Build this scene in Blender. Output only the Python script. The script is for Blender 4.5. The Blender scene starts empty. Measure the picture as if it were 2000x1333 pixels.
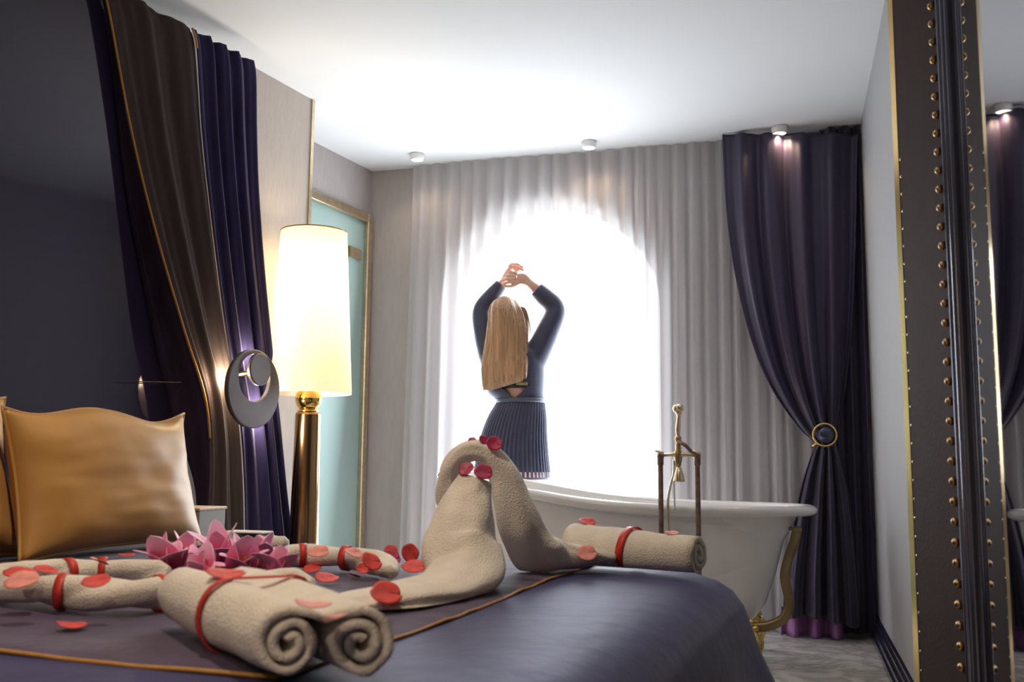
import bpy, bmesh, math, random
from mathutils import Vector, Matrix, noise

scene = bpy.context.scene
COL = scene.collection
PI = math.pi
R = math.radians
HC = 2.497            # ceiling height
BED = 0.547           # top of the quilt

# ------------------------------------------------------------------ camera
cam_d = bpy.data.cameras.new('camera')
cam_d.sensor_width = 36.0
cam_d.lens = 34.2
cam_d.clip_start = 0.02
cam_d.dof.use_dof = True
cam_d.dof.focus_distance = 4.6
cam_d.dof.aperture_fstop = 5.6
cam = bpy.data.objects.new('camera', cam_d)
COL.objects.link(cam)
cam.location = (0, 0, 0.82)
cam.matrix_world = (Matrix.Translation((0, 0, 0.82)) @ Matrix.Rotation(R(16.1), 4, 'Z')
                    @ Matrix.Rotation(R(97.0), 4, 'X') @ Matrix.Rotation(R(0.5), 4, 'Z'))
scene.camera = cam

# ------------------------------------------------------------------ view, world, lights
vs = scene.view_settings
scene.display_settings.display_device = 'sRGB'
vs.view_transform = 'Standard'
vs.look = 'None'
vs.exposure = 0.0
vs.gamma = 1.0
vs.use_curve_mapping = False
scene.cycles.use_denoising = True
scene.cycles.max_bounces = 10
scene.cycles.diffuse_bounces = 5
scene.cycles.glossy_bounces = 5
scene.cycles.transparent_max_bounces = 16
scene.cycles.transmission_bounces = 8
scene.cycles.sample_clamp_indirect = 6.0
scene.cycles.caustics_reflective = False
scene.cycles.caustics_refractive = False

world = bpy.data.worlds.new('sky')
scene.world = world
world.use_nodes = True
bg = world.node_tree.nodes['Background']
bg.inputs[0].default_value = (0.94, 0.98, 1.0, 1)
bg.inputs[1].default_value = 3.0


def area(name, loc, rot, sx, sy, energy, color, spread=None):
    l = bpy.data.lights.new(name, 'AREA')
    l.shape = 'RECTANGLE'
    l.size = sx
    l.size_y = sy
    l.energy = energy
    l.color = color
    if spread:
        l.spread = spread
    o = bpy.data.objects.new(name, l)
    COL.objects.link(o)
    o.location = loc
    o.rotation_euler = rot
    return o


def point(name, loc, energy, color, radius=0.03):
    l = bpy.data.lights.new(name, 'POINT')
    l.energy = energy
    l.color = color
    l.shadow_soft_size = radius
    o = bpy.data.objects.new(name, l)
    COL.objects.link(o)
    o.location = loc
    return o


def spot(name, loc, energy, color, angle=100, blend=0.7, radius=0.03):
    l = bpy.data.lights.new(name, 'SPOT')
    l.energy = energy
    l.color = color
    l.spot_size = R(angle)
    l.spot_blend = blend
    l.shadow_soft_size = radius
    o = bpy.data.objects.new(name, l)
    COL.objects.link(o)
    o.location = loc
    return o


# daylight coming in through the arched window
area('window_daylight', (-1.40, 4.91, 1.10), (R(-97), 0, 0), 1.15, 1.7, 70, (0.88, 0.94, 1.0))
# unseen warm fill spots added over the bed and the back of the room
for i, (x, y, e) in enumerate([(-1.25, 1.5, 78), (-1.5, -0.5, 70), (-0.3, -0.5, 70), (-0.45, 2.6, 12)]):
    spot('downlight_or_fill', (x, y, HC - 0.05), e, (1.0, 0.80, 0.60), 130, 0.9, 0.06)
WARM = (1.0, 0.74, 0.42)

# ------------------------------------------------------------------ materials
MATS = {}


def mat(name, col, rough=0.6, metal=0.0, bump=0.0, bscale=80.0, var=0.0, vscale=6.0, sheen=0.0,
        spec=0.5, stretch=None, coat=0.0, trans=0.0, detail=4.0):
    """procedural principled material: colour varied by noise, bump by finer noise"""
    if name in MATS:
        return MATS[name]
    m = bpy.data.materials.new(name)
    m.use_nodes = True
    nt = m.node_tree
    b = nt.nodes['Principled BSDF']
    b.inputs['Base Color'].default_value = (*col, 1)
    b.inputs['Roughness'].default_value = rough
    b.inputs['Metallic'].default_value = metal
    b.inputs['Specular IOR Level'].default_value = spec
    if sheen:
        b.inputs['Sheen Weight'].default_value = sheen
        b.inputs['Sheen Roughness'].default_value = 0.4
    if coat:
        b.inputs['Coat Weight'].default_value = coat
        b.inputs['Coat Roughness'].default_value = 0.08
    tc = nt.nodes.new('ShaderNodeTexCoord')
    src = tc.outputs['Object']
    if stretch:
        mp = nt.nodes.new('ShaderNodeMapping')
        mp.inputs['Scale'].default_value = stretch
        nt.links.new(src, mp.inputs['Vector'])
        src = mp.outputs['Vector']
    if var:
        n = nt.nodes.new('ShaderNodeTexNoise')
        n.inputs['Scale'].default_value = vscale
        n.inputs['Detail'].default_value = detail
        nt.links.new(src, n.inputs['Vector'])
        r = nt.nodes.new('ShaderNodeValToRGB')
        r.color_ramp.elements[0].position = 0.3
        r.color_ramp.elements[1].position = 0.7
        r.color_ramp.elements[0].color = (*[max(0, c * (1 - var)) for c in col], 1)
        r.color_ramp.elements[1].color = (*[min(1, c * (1 + var)) for c in col], 1)
        nt.links.new(n.outputs['Fac'], r.inputs['Fac'])
        nt.links.new(r.outputs['Color'], b.inputs['Base Color'])
    if bump:
        n2 = nt.nodes.new('ShaderNodeTexNoise')
        n2.inputs['Scale'].default_value = bscale
        n2.inputs['Detail'].default_value = 3.0
        nt.links.new(src, n2.inputs['Vector'])
        bp = nt.nodes.new('ShaderNodeBump')
        bp.inputs['Strength'].default_value = bump
        bp.inputs['Distance'].default_value = 0.01
        nt.links.new(n2.outputs['Fac'], bp.inputs['Height'])
        nt.links.new(bp.outputs['Normal'], b.inputs['Normal'])
    MATS[name] = m
    return m


def emit(name, col, strength):
    if name in MATS:
        return MATS[name]
    m = bpy.data.materials.new(name)
    m.use_nodes = True
    nt = m.node_tree
    nt.nodes.clear()
    e = nt.nodes.new('ShaderNodeEmission')
    e.inputs[0].default_value = (*col, 1)
    e.inputs[1].default_value = strength
    o = nt.nodes.new('ShaderNodeOutputMaterial')
    nt.links.new(e.outputs[0], o.inputs[0])
    MATS[name] = m
    return m


def cloth_mix(name, col, transp, transl, diff):
    """thin cloth: part see-through, part translucent, part diffuse (weights add to 1)"""
    m = bpy.data.materials.new(name)
    m.use_nodes = True
    nt = m.node_tree
    nt.nodes.clear()
    o = nt.nodes.new('ShaderNodeOutputMaterial')
    tp = nt.nodes.new('ShaderNodeBsdfTransparent')
    tl = nt.nodes.new('ShaderNodeBsdfTranslucent')
    df = nt.nodes.new('ShaderNodeBsdfDiffuse')
    tp.inputs[0].default_value = (1, 1, 1, 1)
    tl.inputs[0].default_value = (*col, 1)
    df.inputs[0].default_value = (*col, 1)
    m1 = nt.nodes.new('ShaderNodeMixShader')
    m2 = nt.nodes.new('ShaderNodeMixShader')
    m1.inputs[0].default_value = diff / max(1e-6, (diff + transl))
    nt.links.new(tl.outputs[0], m1.inputs[1])
    nt.links.new(df.outputs[0], m1.inputs[2])
    m2.inputs[0].default_value = 1 - transp
    nt.links.new(tp.outputs[0], m2.inputs[1])
    nt.links.new(m1.outputs[0], m2.inputs[2])
    nt.links.new(m2.outputs[0], o.inputs[0])
    MATS[name] = m
    return m


def pane(name, tint=(1, 1, 1), gloss=0.06):
    m = bpy.data.materials.new(name)
    m.use_nodes = True
    nt = m.node_tree
    nt.nodes.clear()
    o = nt.nodes.new('ShaderNodeOutputMaterial')
    tp = nt.nodes.new('ShaderNodeBsdfTransparent')
    tp.inputs[0].default_value = (*tint, 1)
    g = nt.nodes.new('ShaderNodeBsdfGlossy')
    g.inputs['Roughness'].default_value = 0.02
    mx = nt.nodes.new('ShaderNodeMixShader')
    mx.inputs[0].default_value = gloss
    nt.links.new(tp.outputs[0], mx.inputs[1])
    nt.links.new(g.outputs[0], mx.inputs[2])
    nt.links.new(mx.outputs[0], o.inputs[0])
    MATS[name] = m
    return m


def marble():
    m = mat('marble', (0.52, 0.50, 0.47), 0.22, spec=0.4)
    nt = m.node_tree
    b = nt.nodes['Principled BSDF']
    tc = nt.nodes.new('ShaderNodeTexCoord')
    n = nt.nodes.new('ShaderNodeTexNoise')
    n.inputs['Scale'].default_value = 3.0
    n.inputs['Detail'].default_value = 9.0
    n.inputs['Distortion'].default_value = 3.0
    w = nt.nodes.new('ShaderNodeValToRGB')
    w.color_ramp.elements[0].position = 0.38
    w.color_ramp.elements[0].color = (0.80, 0.78, 0.75, 1)
    w.color_ramp.elements[1].position = 0.52
    w.color_ramp.elements[1].color = (0.52, 0.50, 0.47, 1)
    e = w.color_ramp.elements.new(0.60)
    e.color = (0.76, 0.74, 0.71, 1)
    nt.links.new(tc.outputs['Object'], n.inputs['Vector'])
    nt.links.new(n.outputs['Fac'], w.inputs['Fac'])
    nt.links.new(w.outputs['Color'], b.inputs['Base Color'])
    return m


M_CEIL = mat('ceiling_paint', (0.79, 0.81, 0.83), 0.9, bump=0.03, bscale=200)
M_WALL_L = mat('beige_wallpaper', (0.52, 0.46, 0.42), 0.75, bump=0.06, bscale=160, var=0.05, vscale=60, stretch=(1, 1, 0.2))
M_WALL_B = mat('grey_beige_paint', (0.40, 0.36, 0.35), 0.8, bump=0.05, bscale=150, var=0.04, vscale=40, stretch=(1, 1, 0.2))
M_WALL_R = mat('grey_paint', (0.38, 0.38, 0.395), 0.6, bump=0.03, bscale=150, var=0.02, vscale=20)
M_WALL_X = mat('pale_rear_paint', (0.42, 0.38, 0.36), 0.85)
M_MARBLE = marble()
M_GOLD = mat('polished_gold', (0.75, 0.50, 0.20), 0.22, 1.0, var=0.06, vscale=9)
M_BRASS = mat('aged_brass', (0.45, 0.32, 0.16), 0.35, 1.0, bump=0.1, bscale=60, var=0.2, vscale=20)
M_BRASS_L = mat('pale_brass', (0.72, 0.60, 0.42), 0.28, 1.0, var=0.1, vscale=30)
M_COPPER = mat('bronze_pipe', (0.22, 0.15, 0.12), 0.4, 0.9, bump=0.15, bscale=90, var=0.3, vscale=40)
M_NAVY = mat('navy_velvet', (0.034, 0.027, 0.080), 0.75, sheen=0.15, spec=0.12, bump=0.12, bscale=120, var=0.25, vscale=8, stretch=(3, 3, 0.3))
M_BROWN_CLOTH = mat('taupe_cloth', (0.080, 0.059, 0.055), 0.85, sheen=0.05, spec=0.1, bump=0.15, bscale=150, var=0.12, vscale=8, stretch=(3, 3, 0.3))
M_LINING = mat('dark_lining_cloth', (0.030, 0.020, 0.040), 0.75, sheen=0.1, spec=0.1, bump=0.12, bscale=120, var=0.2, vscale=8, stretch=(3, 3, 0.3))
M_PLUM = mat('deep_purple_satin', (0.036, 0.025, 0.062), 0.45, sheen=0.25, bump=0.06, bscale=150, var=0.2, vscale=6, stretch=(3, 3, 0.25))
M_LILAC = mat('lilac_lining', (0.36, 0.15, 0.36), 0.6, var=0.15, vscale=14)
M_PIPING = mat('orange_piping', (0.50, 0.24, 0.05), 0.55, var=0.1, vscale=60)
M_SPREAD = mat('navy_satin', (0.036, 0.036, 0.105), 0.58, sheen=0.1, spec=0.5, bump=0.45, bscale=11, var=0.15, vscale=5)
M_SPREAD.node_tree.nodes['Principled BSDF'].inputs['Specular Tint'].default_value = (0.38, 0.45, 1.0, 1)
M_QUILT = mat('purple_quilt', (0.050, 0.032, 0.080), 0.75, sheen=0.25, bump=0.3, bscale=22, var=0.2, vscale=12)
M_GOLD_SATIN = mat('gold_satin', (0.50, 0.26, 0.065), 0.45, sheen=0.2, bump=0.06, bscale=10, var=0.12, vscale=5)
M_TOWEL = mat('cream_towel', (0.80, 0.73, 0.63), 0.95, sheen=0.3, bump=0.5, bscale=260, var=0.07, vscale=20)
M_RED = mat('red_ribbon', (0.55, 0.035, 0.025), 0.5, var=0.15, vscale=40)
M_PETAL = mat('red_petal', (0.62, 0.05, 0.04), 0.55, sheen=0.1, var=0.25, vscale=60)
M_PETAL_PINK = mat('salmon_petal', (0.72, 0.26, 0.22), 0.6, var=0.2, vscale=60)
M_PETAL_DARK = mat('crimson_petal', (0.36, 0.012, 0.07), 0.5, var=0.25, vscale=60)
M_SHELL = mat('white_enamel', (0.78, 0.76, 0.74), 0.18, coat=0.4, var=0.02, vscale=4)
M_BLACK_LACQUER = mat('black_lacquer', (0.020, 0.018, 0.024), 0.16, coat=0.6, var=0.2, vscale=8)
M_RIB = mat('ribbed_gunmetal', (0.16, 0.165, 0.22), 0.22, 0.85, var=0.1, vscale=8)
M_BROWN_LEATHER = mat('brown_leather', (0.044, 0.026, 0.025), 0.75, spec=0.08, bump=0.12, bscale=140, var=0.08, vscale=10)
M_MIRROR = mat('mirror_silver', (0.24, 0.25, 0.29), 0.02, 1.0, var=0.01, vscale=2)
M_SKIN = mat('skin', (0.66, 0.40, 0.32), 0.55, var=0.08, vscale=30)
M_DRESS = mat('dark_navy_dress', (0.045, 0.048, 0.092), 0.7, sheen=0.3, bump=0.1, bscale=200, var=0.15, vscale=20)
M_BELT = mat('slate_belt', (0.07, 0.085, 0.13), 0.45, var=0.1, vscale=30)
M_WHITE = mat('white_paint', (0.80, 0.79, 0.77), 0.5, var=0.02, vscale=10)

# ------------------------------------------------------------------ builders


def world_loc(o):
    v = Vector((0, 0, 0))
    while o is not None:
        v = v + Vector(o.location)
        o = o.parent
    return v


def mesh_obj(name, verts, faces, m, parent=None, local=False, smooth=True, base=True):
    """one mesh object; verts in world space unless local. A top-level mesh gets its origin at its base."""
    verts = [Vector(v) for v in verts]
    loc = Vector((0, 0, 0))
    if not local:
        if parent is not None:
            off = world_loc(parent)
            verts = [v - off for v in verts]
        elif base:
            lo = Vector((min(v[i] for v in verts) for i in range(3)))
            hi = Vector((max(v[i] for v in verts) for i in range(3)))
            loc = Vector(((lo.x + hi.x) / 2, (lo.y + hi.y) / 2, lo.z))
            verts = [v - loc for v in verts]
    me = bpy.data.meshes.new(name)
    me.from_pydata([tuple(v) for v in verts], [], faces)
    me.validate()
    bm = bmesh.new()
    bm.from_mesh(me)
    bmesh.ops.recalc_face_normals(bm, faces=bm.faces)
    bm.to_mesh(me)
    bm.free()
    if smooth:
        for p in me.polygons:
            p.use_smooth = True
    me.materials.append(m)
    o = bpy.data.objects.new(name, me)
    COL.objects.link(o)
    o.location = loc
    if parent is not None:
        o.parent = parent
    return o


def thing(name, label, cat, loc, group=None):
    o = bpy.data.objects.new(name, None)
    o.empty_display_size = 0.05
    COL.objects.link(o)
    o.location = loc
    return tag(o, label, cat, group)


def tag(o, label, cat, group=None):
    o['label'] = label
    o['category'] = cat
    if group:
        o['group'] = group
    return o


def struct(o):
    o['kind'] = 'structure'
    return o


def bevel(o, w=0.004, seg=2):
    md = o.modifiers.new('bevel', 'BEVEL')
    md.width = w
    md.segments = seg
    md.limit_method = 'ANGLE'
    md.angle_limit = R(40)
    return o


def subdiv(o, n=1):
    md = o.modifiers.new('subdiv', 'SUBSURF')
    md.levels = n
    md.render_levels = n
    return o


def box_data(x0, x1, y0, y1, z0, z1):
    v = [(x0, y0, z0), (x1, y0, z0), (x1, y1, z0), (x0, y1, z0), (x0, y0, z1), (x1, y0, z1), (x1, y1, z1), (x0, y1, z1)]
    f = [(0, 3, 2, 1), (4, 5, 6, 7), (0, 1, 5, 4), (1, 2, 6, 5), (2, 3, 7, 6), (3, 0, 4, 7)]
    return v, f


def prism(plan, z0, z1):
    """closed plan polygon extruded upwards"""
    n = len(plan)
    v = [(p[0], p[1], z0) for p in plan] + [(p[0], p[1], z1) for p in plan]
    f = [tuple(range(n))[::-1], tuple(range(n, 2 * n))]
    f += [(i, (i + 1) % n, n + (i + 1) % n, n + i) for i in range(n)]
    return v, f


def merge(*parts):
    V, F = [], []
    for v, f in parts:
        b = len(V)
        V += [tuple(x) for x in v]
        F += [tuple(i + b for i in q) for q in f]
    return V, F


def loft(rings, cap0=True, cap1=True, closed=True):
    n = len(rings[0])
    V = [p for r in rings for p in r]
    F = []
    m = n if closed else n - 1
    for i in range(len(rings) - 1):
        for j in range(m):
            k = (j + 1) % n
            F.append((i * n + j, i * n + k, (i + 1) * n + k, (i + 1) * n + j))
    if cap0:
        F.append(tuple(range(n))[::-1])
    if cap1:
        F.append(tuple(range((len(rings) - 1) * n, len(rings) * n)))
    return V, F


def spline(pts, n):
    """Catmull-Rom through points of any dimension, n samples per span"""
    P = [list(p) for p in pts]
    P = [[2 * a - b for a, b in zip(P[0], P[1])]] + P + [[2 * a - b for a, b in zip(P[-1], P[-2])]]
    out = []
    for i in range(1, len(P) - 2):
        for k in range(n):
            t = k / n
            out.append([0.5 * (2 * b + (c - a) * t + (2 * a - 5 * b + 4 * c - d) * t * t + (3 * b - a - 3 * c + d) * t ** 3)
                        for a, b, c, d in zip(P[i - 1], P[i], P[i + 1], P[i + 2])])
    out.append(P[-2])
    return out


def frames(path, up=(0, 0, 1)):
    path = [Vector(p) for p in path]
    T = []
    for i in range(len(path)):
        a = path[max(0, i - 1)]
        b = path[min(len(path) - 1, i + 1)]
        T.append((b - a).normalized())
    u = Vector(up)
    s = T[0].cross(u)
    if s.length < 1e-3:
        s = T[0].cross(Vector((1, 0, 0)))
    s.normalize()
    out = []
    for i, t in enumerate(T):
        s = (s - t * s.dot(t)).normalized()
        out.append((path[i], s, s.cross(t).normalized()))
    return out


def tube(path, rad, seg=10, up=(0, 0, 1), cap=True, shape=None):
    """rad: number, list of numbers or list of (a, b) half-axes; a lies sideways, b along 'up'"""
    fr = frames(path, up)
    rings = []
    for i, (p, s, n) in enumerate(fr):
        r = rad[i] if isinstance(rad, list) else rad
        a, b = r if isinstance(r, (list, tuple)) else (r, r)
        ring = []
        for k in range(seg):
            th = 2 * PI * k / seg
            g = shape(i / (len(fr) - 1), th) if shape else 1.0
            ring.append(p + s * (a * g * math.cos(th)) + n * (b * g * math.sin(th)))
        rings.append(ring)
    return loft(rings, cap, cap)


def lathe(profile, cx, cy, seg=32, cap0=True, cap1=True):
    rings = [[(cx + r * math.cos(2 * PI * k / seg), cy + r * math.sin(2 * PI * k / seg), z) for k in range(seg)] for r, z in profile]
    return loft(rings, cap0, cap1)


def grid(fn, nu, nv):
    V = [fn(i / nu, j / nv) for j in range(nv + 1) for i in range(nu + 1)]
    F = [(j * (nu + 1) + i, j * (nu + 1) + i + 1, (j + 1) * (nu + 1) + i + 1, (j + 1) * (nu + 1) + i) for j in range(nv) for i in range(nu)]
    return V, F


def solid(o, t):
    md = o.modifiers.new('thickness', 'SOLIDIFY')
    md.thickness = t
    md.offset = 0
    return o


def ball(c, r, seg=12, rings=8, sx=1, sy=1, sz=1):
    prof = [[(c[0] + sx * r * math.sin(PI * i / rings) * math.cos(2 * PI * k / seg), c[1] + sy * r * math.sin(PI * i / rings) * math.sin(2 * PI * k / seg),
              c[2] + sz * r * math.cos(PI * i / rings)) for k in range(seg)] for i in range(1, rings)]
    V, F = loft(prof, False, False)
    n = len(V)
    V = V + [(c[0], c[1], c[2] + sz * r), (c[0], c[1], c[2] - sz * r)]
    F = F + [(n, (k + 1) % seg, k) for k in range(seg)]
    b = (rings - 2) * seg
    F = F + [(n + 1, b + k, b + (k + 1) % seg) for k in range(seg)]
    return V, F


def interp(table, t):
    """piecewise linear lookup: table of (t, value or tuple)"""
    if t <= table[0][0]:
        return table[0][1]
    for (a, va), (b, vb) in zip(table, table[1:]):
        if t <= b:
            k = (t - a) / (b - a)
            if isinstance(va, (tuple, list)):
                return tuple(x + (y - x) * k for x, y in zip(va, vb))
            return va + (vb - va) * k
    return table[-1][1]


def copy_tree(o, parent=None):
    c = o.copy()
    COL.objects.link(c)
    if parent is not None:
        c.parent = parent
    for ch in list(o.children):
        copy_tree(ch, c)
    return c


# ------------------------------------------------------------------ the room
WO = Vector((-2.132, 3.977, 0))                       # near corner of the headboard wall
WD = Vector((math.sin(R(8.7)), math.cos(R(8.7)), 0))  # along the headboard wall, away from the camera
WN = Vector((WD.y, -WD.x, 0))                         # out of the headboard wall


def L(u, v, z):
    return WO + WD * u + WN * v + Vector((0, 0, z))


YB = 5.10       # inner face of the window wall
XR = 0.362      # right wall
YN = -1.7       # rear wall

v, f = box_data(-3.3, 0.6, YN - 0.2, 5.6, -0.1, 0.0)
struct(mesh_obj('floor', v, f, M_MARBLE, smooth=False))
v, f = box_data(-3.3, 0.6, YN - 0.2, 5.6, HC, HC + 0.1)
struct(mesh_obj('ceiling', v, f, M_CEIL, smooth=False))
v, f = box_data(XR, XR + 0.1, YN, YB + 0.05, 0, HC)
struct(mesh_obj('wall_right', v, f, M_WALL_R, smooth=False))
v, f = box_data(-3.3, 0.6, YN - 0.1, YN, 0, HC)
struct(mesh_obj('wall_rear', v, f, M_WALL_X, smooth=False))

# headboard wall, with its return into the door recess
RO = Vector((-2.335, 5.10, 0))
RDV = Vector((0.137, 0.9905, 0)).normalized()
RNV = Vector((RDV.y, -RDV.x, 0))


def RC(u, v, z):
    return RO + RDV * u + RNV * v + Vector((0, 0, z))


a, b = L(-5.85, 0, 0), L(0, 0, 0)
rec = RC(-1.14, 0, 0)
v, f = prism([(a.x, a.y), (b.x, b.y), (b.x - 0.40, b.y + 0.06), (b.x - 0.45, b.y - 0.3), (a.x - 0.4, a.y)], 0, HC)
struct(mesh_obj('wall_left', v, f, M_WALL_L, smooth=False))

# recess wall with the door opening
DW0, DW1, DH = -0.86, -0.02, 2.225
seg = []
for (u0, u1, z0, z1) in [(-1.3, DW0, 0, HC), (DW0, DW1, DH, HC), (DW1, 0.12, 0, HC)]:
    p = [RC(u0, 0, 0), RC(u1, 0, 0), RC(u1, -0.1, 0), RC(u0, -0.1, 0)]
    seg.append(prism([(q.x, q.y) for q in p], z0, z1))
v, f = merge(*seg)
struct(mesh_obj('wall_recess', v, f, M_WALL_B, smooth=False))

# window wall with an arched opening
AX, ARAD, ASPR = -1.272, 0.612, 1.632
NA = 28
arc = [(AX - ARAD, 0.0)] + [(AX - ARAD * math.cos(PI * k / NA), ASPR + ARAD * math.sin(PI * k / NA)) for k in range(NA + 1)] + [(AX + ARAD, 0.0)]
outer = []
for (x, z) in arc:
    if z == 0.0:
        outer.append((-2.6 if x < AX else 0.6, 0.0))
    else:
        t = (x - (AX - ARAD)) / (2 * ARAD)
        if z <= ASPR + 1e-6:
            outer.append((-2.6 if x < AX else 0.6, z))
        else:
            outer.append((-2.6 + 3.2 * t, HC))
V, F = [], []
n = len(arc)
for y in (YB, YB + 0.24):
    V += [(x, y, z) for x, z in arc] + [(x, y, z) for x, z in outer]
for i in range(n - 1):
    F.append((i, i + 1, n + i + 1, n + i))
    F.append((2 * n + i, 3 * n + i, 3 * n + i + 1, 2 * n + i + 1))
    F.append((i, 2 * n + i, 2 * n + i + 1, i + 1))
# the two top corners
k1 = next(i for i in range(n) if outer[i][1] == HC)
k2 = max(i for i in range(n) if outer[i][1] == HC)
for y in (YB,):
    b0 = len(V)
    V += [(-2.6, y, HC), (0.6, y, HC)]
    F.append((n + k1 - 1, n + k1, b0))
    F.append((n + k2, n + k2 + 1, b0 + 1))
struct(mesh_obj('wall_back', V, F, M_WALL_B, smooth=False))

# window: slim arched frame and one clear pane
w = struct(mesh_obj('window_1', *tube([(x, YB + 0.17, z) for x, z in arc], 0.018, 6), m=M_WHITE))
gv = [(x, YB + 0.17, z) for x, z in arc]
mesh_obj('window_pane', gv, [tuple(range(len(gv)))], pane('clear_pane'), w, smooth=False)

# door: frosted glass in a gold frame
door = bpy.data.objects.new('door_1', None)
COL.objects.link(door)
door.location = RC(DW0, 0, 0)
struct(door)


def rbox(u0, u1, v0, v1, z0, z1):
    p = [RC(u0, v0, 0), RC(u1, v0, 0), RC(u1, v1, 0), RC(u0, v1, 0)]
    return prism([(q.x, q.y) for q in p], z0, z1)


v, f = merge(rbox(DW1 - 0.045, DW1, -0.03, 0.028, 0, DH), rbox(DW0, DW0 + 0.045, -0.03, 0.028, 0, DH), rbox(DW0 + 0.045, DW1 - 0.045, -0.03, 0.028, DH - 0.05, DH))
bevel(mesh_obj('door_frame', v, f, M_BRASS_L, door, smooth=False), 0.006)
M_FROST = mat('frosted_teal_glass', (0.33, 0.46, 0.44), 0.5, spec=0.3, var=0.02, vscale=2)
v, f = rbox(DW0 + 0.045, DW1 - 0.045, -0.012, -0.002, 0.01, DH - 0.05)
mesh_obj('door_glass', v, f, M_FROST, door, smooth=False)
v, f = rbox(DW1 - 0.20, DW1 - 0.085, -0.012, 0.012, 1.945, 2.005)
hg = bevel(mesh_obj('door_hinge', v, f, M_BRASS_L, door, smooth=False), 0.003)
v, f = rbox(DW1 - 0.205, DW1 - 0.2, -0.012, 0.013, 1.945, 2.005)
mesh_obj('hinge_joint', v, f, M_BRASS, hg, smooth=False)

# gold corner strip on the end of the headboard wall, white jamb beyond it
p = [L(-0.014, 0, 0), L(-0.014, 0.006, 0), L(0.006, 0.006, 0), L(0.006, -0.014, 0), L(0, -0.014, 0), L(0, 0, 0)]
v, f = prism([(q.x, q.y) for q in p], 0, HC)
struct(mesh_obj('trim_1', v, f, M_BRASS_L, smooth=False))

# dark stepped skirting on the right wall
prof = [(0, 0), (0.034, 0), (0.034, 0.028), (0.027, 0.034), (0.027, 0.055), (0.018, 0.062), (0.018, 0.082), (0.010, 0.090), (0.010, 0.104), (0, 0.108)]
V = [(XR - d, y, z) for y in (YN, YB) for d, z in prof]
n = len(prof)
F = [tuple(range(n)), tuple(range(n, 2 * n))[::-1]] + [(i, i + 1, n + i + 1, n + i) for i in range(n - 1)]
struct(mesh_obj('baseboard_right', V, F, mat('navy_lacquer', (0.03, 0.03, 0.06), 0.2, coat=0.5, var=0.1, vscale=6), smooth=False))

# ------------------------------------------------------------------ ceiling downlights
M_BULB = emit('warm_lamp_face', (1.0, 0.93, 0.84), 2.5)


def downlight(loc, label, e):
    t = thing('ceiling_downlight', label, 'ceiling light', (loc[0], loc[1], HC), 'surface-mounted downlights by the window')
    mesh_obj('housing', *lathe([(0.034, 0.0), (0.040, -0.001), (0.040, -0.020), (0.036, -0.034), (0.033, -0.036), (0.033, -0.028)], 0, 0, 28), m=M_WHITE, parent=t, local=True)
    mesh_obj('lamp_face', *lathe([(0.001, -0.0325), (0.032, -0.0325), (0.030, -0.036), (0.001, -0.037)], 0, 0, 24), m=M_BULB, parent=t, local=True)
    spot('downlight_or_fill', (loc[0], loc[1], HC - 0.045), e, (1.0, 0.70, 0.44), 140, 0.6, 0.03)
    return t


downlight((-1.9564,4.8583,2.4970), 'small white ceiling downlight at the left end of the sheer curtain', 3.5)
downlight((-0.9988,4.8915,2.4970), 'small white ceiling downlight above the middle of the sheer curtain', 3.5)
downlight((-0.0275,4.9068,2.4970), 'small lit ceiling downlight in front of the purple drape', 9)

# ------------------------------------------------------------------ sheer curtain
rnd = random.Random(4)
SX0, SX1 = -2.055, 0.12
fold = []
x = SX0
while x < SX1 + 0.1:
    fold.append((x, rnd.uniform(0.6, 1.2), rnd.uniform(-0.5, 0.5)))
    x += rnd.uniform(0.055, 0.12)


def sheer_y(x, z):
    for (a, b) in zip(fold, fold[1:]):
        if a[0] <= x <= b[0]:
            k = (x - a[0]) / (b[0] - a[0])
            amp = a[1] * 0.031 * (0.75 + 0.35 * (1 - z / HC))
            return amp * math.sin(2 * PI * k + 0.5 * a[2] * (1 - z / HC)) + 0.008 * math.sin(7 * x + 1.3 * z)
    return 0


def sheer_pt(s, t):
    z = HC - 0.004 - t * (HC - 0.012)
    x = SX0 + (SX1 - SX0) * s
    return (x - 0.03 * t * (1 - s), 5.045 + sheer_y(x, z) * (0.55 + 0.45 * min(1, t * 6)), z)


M_SHEER = cloth_mix('sheer_cloth', (0.88, 0.87, 0.89), 0.14, 0.56, 0.30)
o = mesh_obj('sheer_curtain', *grid(sheer_pt, 420, 26), m=M_SHEER)
tag(o, 'white pleated sheer curtain covering the bright arched window', 'curtain')

# ------------------------------------------------------------------ purple drape on the right
LE = [(-0.3091,4.9300,2.4919), (-0.3084,4.9300,2.3889), (-0.2941,4.9300,2.0395), (-0.2500,4.9300,1.6954), (-0.1768,4.9300,1.3836), (-0.0887,4.9300,1.1668), (0.0271,4.9300,0.9916), (0.1008,4.9300,0.9154), (0.0827,4.9300,0.8565), (0.0339,4.9300,0.7094), (-0.0089,4.9300,0.5143), (-0.0504,4.9300,0.2724), (-0.0734,4.9300,0.0025)]
RE = [(0.3462,4.9300,2.4350), (0.3382,4.9300,2.3365), (0.3226,4.9300,2.0019), (0.3025,4.9300,1.6725), (0.2741,4.9300,1.3730), (0.2441,4.9300,1.1631), (0.2085,4.9300,0.9914), (0.1969,4.9300,0.9157), (0.2114,4.9300,0.8574), (0.2416,4.9300,0.7126), (0.2653,4.9300,0.5217), (0.2849,4.9300,0.2860), (0.2981,4.9300,0.0073)]
LE = spline(LE, 6)
RE = spline(RE, 6)
drape = thing('purple_drape', 'deep purple drape tied back at the right of the window', 'curtain', (0.15, 4.93, 0))


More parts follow.
